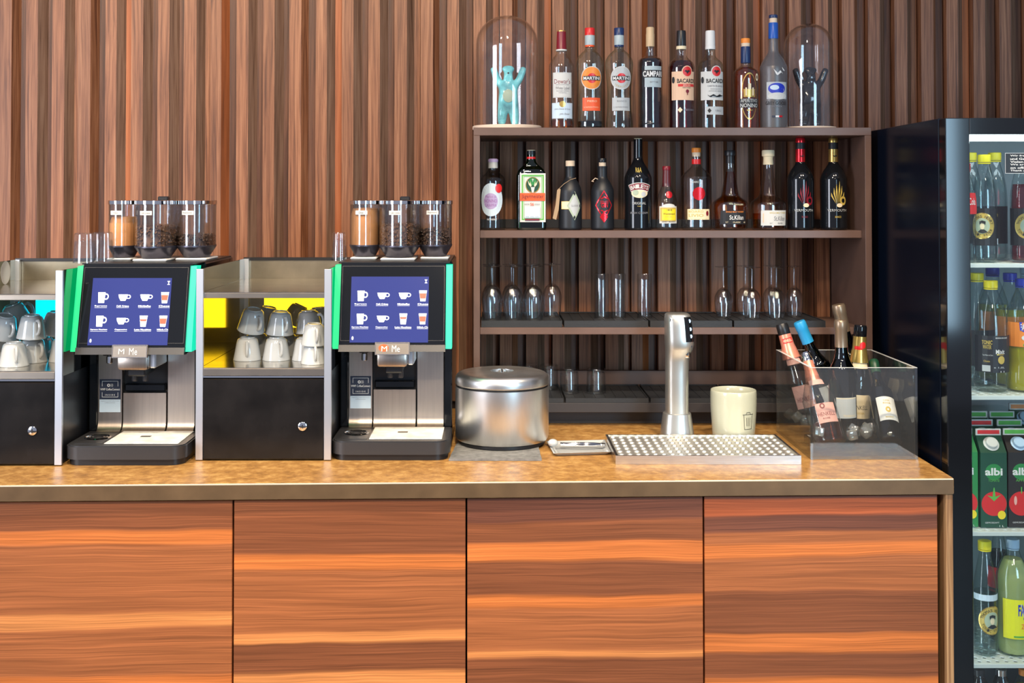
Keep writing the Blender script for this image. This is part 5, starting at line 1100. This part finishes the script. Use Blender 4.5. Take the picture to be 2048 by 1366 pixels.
# ------------------------------------------------------------------ drinks fridge
fX0, fX1 = 1.203, 1.95; fY0, fY1 = .168, .80; zft = U(1890, 235, .13).z
t = thing('drinks_fridge', 'tall black glass-door drinks fridge standing beside the counter', 'fridge', (fX0, fY0, 0))
Wd = fX1 - fX0; Dp = fY1 - fY0; wl = .022
obj('side_wall', MB().box(0, wl, 0, Dp, .02, zft, .002), 'black_side', t, label='glossy black outer wall'); obj('side_wall', MB().box(Wd - wl, Wd, 0, Dp, .02, zft, .002), 'black_side', t)
obj('roof', MB().box(wl, Wd - wl, 0, Dp, zft - .03, zft, .001), 'black_side', t); obj('back_wall', MB().box(wl, Wd - wl, Dp - .02, Dp, .02, zft - .03), 'fridge_liner', t)
obj('base', MB().box(wl, Wd - wl, 0, Dp - .02, .02, .16), 'black_plastic', t); obj('foot', MB().box(.02, .07, .04, .09, 0, .02), 'black_plastic', t); obj('foot', MB().box(Wd - .07, Wd - .02, .04, .09, 0, .02), 'black_plastic', t)
obj('inner_lining', MB().box(wl, wl + .004, .02, Dp - .02, .16, zft - .03), 'fridge_liner', t); obj('inner_lining', MB().box(Wd - wl - .004, Wd - wl, .02, Dp - .02, .16, zft - .03), 'fridge_liner', t)
dY0, dY1 = .118 - fY0, .162 - fY0; fy_ = .118
sx1 = U(1943, 700, fy_).x - fX0; ztd = U(1990, 272, fy_).z
d = obj('door_frame', MB().box(0, sx1, dY0, dY1, .06, zft - .002, .002).box(Wd - sx1, Wd, dY0, dY1, .06, zft - .002, .002).box(sx1, Wd - sx1, dY0, dY1, ztd + .004, zft - .002, .001).box(sx1, Wd - sx1, dY0, dY1, .06, .13, .001), 'black_gloss', t)
obj('door_seal', MB().box(.012, .03, dY1, 0, .06, zft - .01), 'black_plastic', d)
obj('door_pane', MB().box(sx1, Wd - sx1, dY0 + .012, dY0 + .018, .13, ztd + .004), 'door_glass', d, label='clear glass door pane')
obj('top_light', MB().box(wl + .02, Wd - wl - .02, .012, .030, zft - .060, zft - .032), 'led_white', t, label='white light strip under the roof')
for xs in (wl + .006, Wd - wl - .012):
    obj('added_side_light', MB().box(xs, xs + .006, .012, .022, .20, zft - .08), pbr('led_added', (.9, .95, 1), .4, emit=(.80, .95, 1.0), estr=11.0), t, label='added upright white light strip hidden behind the door frame')  # strips added out of sight to brighten the fridge shelves
def fz(py, Y=.19): return U(2000, py, Y).z
shelves = [fz(528), fz(792), fz(1064), fz(1328)]
for i, z in enumerate(shelves):
    s = obj('wire_shelf', perforated(.03, Wd - .03, .028, Dp - .03, 28, 22, z, .30, lip=.0), 'fridge_shelf', t, smooth=False, kind='stuff')
    obj('shelf_rim', MB().box(.03, Wd - .03, .018, .028, z - .010, z + .0015, .001), 'fridge_shelf', t)
# printed notice on the pane
ny = fy_ + .0105
nx0 = U(2010, 320, ny).x; nt0, nt1 = U(2010, 347, ny).z, U(2010, 306, ny).z; nw = .145
n = thing('door_notice', 'small black printed notice with white text stuck inside the fridge door', 'notice', (nx0 + nw/2, ny, (nt0+nt1)/2))
hh = (nt1 - nt0)/2
obj('sheet', MB().box(-nw/2, nw/2, 0, .0012, -hh, hh), 'black_ink', n); nf = lambda a, b, off: (a, -.0003 - off, b)
put(n, 'border', fig_frame(0, 0, nw, hh*2, .0012), nf, 'label_grey')
for i, s in enumerate(('Wir freuen uns, Speisen', 'und Getr\u00e4nke anbieten', 'Vielen Dank f\u00fcr Ihren', 'We are delighted that', 'on offer are available', 'Thank you for your visit')):
    put(n, 'lettering', fig_text(s, .002, hh*(.72 - i*.29), nw*.84, .0058, .02), nf, 'white', .0004)

GF = 'drinks in the glass-door fridge'
def pet(label, px, Y, zi, prof, mat, liquid, cap, decor, yaw=0.0, name='soda_bottle'):
    z = shelves[zi] + .0022; b = prof[0][1]
    return bottle(name, label, px, Y, z, prof, mat, liquid, [('cap', cap[0], [(cap[1], cap[2]), (cap[1], cap[3] + 1), (cap[1] - 1, cap[3])]), ('cap_ring', cap[0], [(cap[1] - .5, cap[2] + 3.5), (cap[1] - .3, cap[2] + 1.2)])], decor, GF, yaw=yaw, seg=28)
def ton(o=0, s=1.0, b=527): # 1 l tonic, px
    H = lambda y: b - (526 - y)*s
    return [(19*s, H(529)), (22.5*s, H(524)), (23*s, H(505)), (22.2*s, H(490)), (22.5*s, H(428)), (23*s, H(410)), (21.5*s, H(385)), (17*s, H(360)), (12*s, H(342)), (10.5*s, H(333)), (10.5*s, H(326))]
def medal(px, py, r):
    return [('disc', px, py, r, r*1.05, 'gold'), ('disc', px, py, r*.93, r*.98, 'gold_ink'), ('disc', px, py, r*.58, r*.62, 'sage'), ('arc', 'THOMAS HENRY', px, py, r*.76, r*.22, 165, 15, 'black_ink', 0), ('arc', 'TONIC WATER', px, py, r*.76, r*.20, 205, 335, 'black_ink', 0, True),
            ('disc', px, py + r*.02, r*.17, r*.26, 'cream'), ('poly', [(px - r*.22, py - r*.1), (px - r*.24, py - r*.36), (px - r*.02, py - r*.44), (px + r*.24, py - r*.36), (px + r*.22, py - r*.08), (px + r*.13, py - r*.2), (px - r*.1, py - r*.24)], 'black_ink'), ('poly', [(px - r*.4, py + r*.5), (px - r*.14, py + r*.28), (px + r*.14, py + r*.28), (px + r*.4, py + r*.5), (px, py + r*.58)], 'black_ink')]
yf = .262
for px, dx, lab in ((1970, -14, 'tonic bottle with yellow cap and black medal label turned aside, top fridge shelf'), (2046, 0, 'tonic bottle with black medal label facing out under the door notice')):
    pet(lab, px, yf, 0, ton(), 'pet', ('pet', 366) if px < 2000 else ('pet_red', 375), ('yellow_cap', 12.5, 331, 316), [('rect', px, 460, 90, 74, 'black_ink')] + medal(px + dx, 458, 25) + ([('text', 'TONIC', px + 24, 437, 10, 6, 'gold_ink'), ('rect', px + 24, 489, 9, 12, 'label_blue')] if dx else []))
pet('tonic bottle with yellow cap standing second in depth, top fridge shelf', 1991, .372, 0, ton(), 'pet', ('pet', 366), ('yellow_cap', 12.5, 331, 316), [('rect', 1991, 460, 80, 74, 'black_ink')])
pet('tonic bottle with yellow cap beside the fridge lining, deep on the top shelf', 1942, .372, 0, ton(), 'pet', ('pet', 366), ('yellow_cap', 12.5, 331, 316), [('rect', 1942, 460, 80, 74, 'black_ink')])
pet('slim soda bottle with red label at the fridge lining, top shelf', 1931, .228, 0, ton(0, .92), 'pet', None, ('red', 11, 345, 332), [('rect', 1931, 412, 60, 42, 'red'), ('text', 'Cola', 1938, 408, 16, 14, 'white')])
b2 = 790
ton2 = [(27, 792), (32, 786), (33, 770), (32.4, 745), (32.6, 690), (32, 660), (28, 635), (20, 610), (14, 595), (12, 588), (12, 582)]
lab2 = lambda px: [('rect', px, 716, 100, 72, 'black_ink'), ('text', 'TONIC', px - 21, 693, 20, 8, 'gold_ink', .02), ('text', 'WATER', px - 21, 702, 16, 8, 'gold_ink', .01), ('text', 'Tonic Water mit Chinin', px - 20, 718, 20, 3, 'label_grey'), ('text', 'Chinin', px - 22, 730, 12, 4, 'gold_ink'), ('rect', px - 23, 744, 16, 12, 'label_grey'), ('text', 'BORN IN 2010', px + 8, 684, 26, 3, 'white'), ('text', 'Mixit', px + 4, 711, 18, 9, 'white', .02), ('rect', px + 4, 716.5, 14, 3, 'gold'), ('disc', px + 6, 727, 7, 8, 'gold_ink'), ('text', '1 l', px + 8, 750, 8, 3, 'white'), ('text', 'e 1,0L', px + 2, 742, 22, 4, 'label_grey')]
pet('big clear tonic bottle with yellow cap and black text label, second fridge shelf', 1983, .268, 1, ton2, 'pet', None, ('yellow_cap', 13.5, 587, 573), lab2(1983))
pet('clear tonic bottle with yellow cap beside the lining, second fridge shelf', 1955, .375, 1, ton2, 'pet', None, ('yellow_cap', 13.5, 584, 570), [('rect', 1955, 716, 90, 70, 'black_ink')])
def orangeade(label, px, Y, decor=True):
    pet(label, px, Y, 1, [(26, 790), (30, 784), (31, 768), (28, 735), (29.5, 715), (30.5, 670), (30, 648), (26, 628), (18, 605), (13, 592), (12, 586), (12, 580)], 'pet', ('pet_yellow', 700 if decor else 640), ('royal_blue', 13, 582, 568),
        [('rect', px, 677, 92, 48, 'orange'), ('poly', [(px - 19, 652), (px + 4, 653), (px + 8, 664), (px - 2, 676), (px - 18, 668)], 'royal_blue'), ('text', 'FANTA', px - 4, 662, 28, 13, 'white', .03), ('disc', px - 8, 683, 7, 5, 'white'), ('rect', px - 6, 697, 12, 4, 'leaf_green')] if decor else [('rect', px, 677, 80, 48, 'orange')])
orangeade('orange soda bottle with blue cap and orange label facing out, second fridge shelf', 2046, .275)
orangeade('orange soda bottle with blue cap behind the clear tonic bottle', 2022, .375, False)
orangeade('orange soda bottle with blue cap deepest behind the clear tonic bottle', 1987, .475, False)
pet('soda bottle with pale cap deep on the second fridge shelf', 2056, .475, 1, ton2, 'pet', None, ('light_blue_cap', 13, 582, 566), [])
# juice cartons
def carton(label, px, Y, zi, side, fruit, finm, name_, face=True, dz=0.0):
    k = mpp(Y); w_ = 26*k; dpt = 26*k; H = 148*k; t = thing('juice_carton', label, 'carton', (U(px, 1000, Y).x, Y + dpt, shelves[zi] + .0022 + dz), 0, GF)
    ft = H + 30*k
    obj('carton_box', MB().box(-w_, w_, -dpt, dpt, 0, H), side, t, smooth=False)
    mb = MB(); mb.add([(-w_, -dpt, H), (w_, -dpt, H), (w_, dpt, H), (-w_, dpt, H), (-w_*.96, -.002, ft), (w_*.96, -.002, ft), (w_*.96, .002, ft), (-w_*.96, .002, ft)], [(0, 1, 5, 4), (2, 3, 7, 6), (1, 2, 6, 5), (3, 0, 4, 7), (4, 5, 6, 7)])
    obj('gable_top', mb, side, t, smooth=False)
    fin = obj('top_fin', MB().box(-w_*.96, w_*.96, -.0025, .0025, ft, ft + 13*k), 'paper', t)
    put(fin, 'fin_stripe', fig_rect(0, ft + 6.5*k, w_*1.7, 8*k, 1, 1), lambda a, b, off: (a, -.0028 - off, b), finm)
    nrm = Vector((0, -(ft - H), dpt)).normalized()
    cap = obj('screw_cap', MB().lathe([(15*k, 0), (15.5*k, .001), (15.5*k, .003), (12*k, .004), (11.5*k, .012), (10*k, .0135)], seg=24).mapped(lambda v: tuple(Vector((0, -dpt*.52, H + (ft - H)*.48)) + Vector((1, 0, 0))*v[0] + Vector((0, dpt, ft - H)).normalized()*v[1] + (-Vector((0, (ft - H), -dpt)).normalized())*v[2])), 'light_blue_cap' if finm != 'red' else 'paper', t)
    ff = lambda a, b, off: (a, -dpt - .0003 - off, b)
    if face:
        Z = lambda py: (1055 - py)*k
        put(t, 'label_glow', fig_disc(0, Z(945), 17*k, 16*k), ff, 'green'); put(t, 'brand_lettering', fig_text('albi', 0, Z(944.5), 35*k, 15*k, .03), ff, 'white', .0003); put(t, 'lettering', fig_text(name_, 0, Z(962), 22*k, 5*k), ff, 'leaf_green', .0003)
        fr_ = put(t, 'fruit_print', fig_disc(0, Z(1008), 25*k, 24*k), ff, 'red', .0003)
        if fruit == 'tomato': put(fr_, 'fruit_leaves', fig_poly([(-14*k, Z(991)), (-3*k, Z(994)), (-1*k, Z(976)), (1*k, Z(976)), (3*k, Z(994)), (14*k, Z(990)), (5*k, Z(998)), (0, Z(1003)), (-5*k, Z(998))]), ff, 'leaf_green', .0006)
        else: put(fr_, 'fruit_stem', fig_poly([(-1*k, Z(988)), (1*k, Z(988)), (1*k, Z(975)), (-1*k, Z(975))]), ff, 'leaf_green', .0006); put(fr_, 'fruit_shine', fig_disc(-12*k, Z(1002), 3*k, 9*k), ff, 'pink', .0006)
        put(t, 'round_badge', fig_disc(15*k, Z(1030), 8*k, 8.5*k), ff, 'yellow', .0007); put(t, 'lettering', fig_text('GEM\u00dcSESAFT', -4*k, Z(1045), 28*k, 3.6*k), ff, 'white', .0004); put(t, 'lettering', fig_text('1 L', 15*k, Z(1052), 9*k, 4*k), ff, 'white', .0004)
    return t
carton('dark green tomato juice carton with red fin, centre front of the carton shelf', 1988, .225, 2, 'dark_green', 'tomato', 'red', 'TOMATE')
carton('dark apple juice carton with green fin beside the tomato juice', 2043, .228, 2, pbr('carton_brown', (.018, .012, .010), .4), 'apple', 'leaf_green', 'APFEL')
carton('bright green juice carton at the fridge lining, partly behind the door frame', 1930, .232, 2, 'green', 'tomato', 'red', 'TOMATE')
for px, Y, fm, lab in ((1972, .32, 'red', 'juice carton with red fin second in depth behind the tomato juice'), (2031, .32, 'leaf_green', 'juice carton with green fin second in depth behind the apple juice'), (1961, .41, 'leaf_green', 'juice carton with green fin third in depth near the lining'), (2016, .41, 'leaf_green', 'juice carton with green fin third in depth beside the orange one'), (2056, .50, 'orange', 'juice carton with orange fin deep in the carton shelf')):
    carton(lab, px, Y, 2, 'dark_green', None, fm, '', False)
# lower shelf
t4 = [(19, 1303), (22.4, 1298), (22.6, 1280), (22, 1255), (22.4, 1195), (22, 1175), (19, 1150), (14.5, 1125), (11, 1108), (10, 1100), (10, 1094)]
pet('clear tonic bottle with yellow cap and gold medal label, fourth fridge shelf', 1971, .262, 3, t4, 'pet', ('pet', 1180), ('yellow_cap', 12.6, 1097, 1081), [('rect', 1971, 1188, 70, 12, 'label_blue')] + medal(1976, 1232, 27))
pet('cloudy lemon soda bottle with pale cap and yellow label, fourth fridge shelf', 2027, .270, 3, [(26, 1300), (31, 1293), (32.5, 1275), (32, 1230), (31, 1190), (32, 1160), (30, 1142), (24, 1125), (15, 1108), (12.5, 1098), (12, 1092)], 'pet', ('pet_lemon', 1115), ('light_blue_cap', 12.6, 1094, 1077),
    [('rect', 2032, 1226, 76, 76, 'lemon'), ('poly', [(2028, 1196), (2056, 1196), (2056, 1226), (2034, 1224)], 'white'), ('text', 'FANTA', 2042, 1208, 38, 22, 'royal_blue', .03), ('text', 'LEMON', 2044, 1224, 22, 4, 'royal_blue'), ('text', 'ZERO', 2042, 1239, 28, 10, 'orange', .02), ('rect', 2034, 1259, 40, 3, 'leaf_green')])
pet('dark cola bottle standing behind the lemon soda, fourth fridge shelf', 1999, .375, 3, t4, 'pet', ('liquid_dark', 1130), ('light_blue_cap', 12, 1096, 1080), [('rect', 1999, 1180, 70, 40, 'red')])

# small bottles standing on the fridge floor
for px, mt, lq, cp, lab in ((1958, 'liquid_brown', None, 'black_plastic', 'small brown bottle with black cap on the fridge floor by the lining'), (2003, 'bottle_deep_green', None, 'chrome', 'small dark green bottle with silver cap on the fridge floor'), (2050, 'pet', ('pet_yellow', 1440), 'orange', 'small yellow juice bottle with orange cap on the fridge floor')):
    kk = mpp(.27); zt5 = U(px, 1337, .27).z; hpx = (zt5 - .1605)/kk; b5 = 1337 + hpx
    bottle('juice_bottle', lab, px, .27, .1605, [(19, b5), (20.5, b5 - 4), (21, b5 - 20), (21, b5 - hpx*.55), (19, b5 - hpx*.70), (13, 1337 + hpx*.16), (10, 1337 + hpx*.10), (10, 1337 + 6)], mt, lq and (lq[0], b5 - hpx*.7), [('cap', cp, [(11, 1337 + 12), (11, 1338), (10, 1337)])], [('rect', px, b5 - hpx*.3, 40, hpx*.3, 'cream')], GF)

# the same drinks go on along each fridge shelf
for o in [q for q in list(COL.objects) if q.get('group') == GF and q.parent is None]:
    lab = o['label']; dx = .095 if o.name.startswith('soda') else .080; more = []
    if lab.startswith('tonic bottle with black medal label facing'): more = [(i*dx, 'tonic bottle in the top row, number %s along from the notice' % w_) for i, w_ in enumerate(('one', 'two', 'three', 'four'), 1)]
    elif lab.startswith('orange soda bottle with blue cap and orange label'): more = [(i*dx, 'orange soda bottle in the second row, number %s along from the tonic' % w_) for i, w_ in enumerate(('one', 'two', 'three', 'four'), 1)]
    elif lab.startswith('dark apple juice carton'): more = [(i*dx, 'apple juice carton in the carton row, number %s along from the tomato juice' % w_) for i, w_ in enumerate(('one', 'two', 'three', 'four'), 1)]
    elif lab.startswith('cloudy lemon soda'): more = [(i*dx, 'lemon soda bottle in the fourth row, number %s along' % w_) for i, w_ in enumerate(('one', 'two', 'three', 'four'), 1)]
    for d_, l_ in more:
        if o.location.x + d_ < fX1 - .07: dup(o, (o.location.x + d_, o.location.y, o.location.z), label=l_)
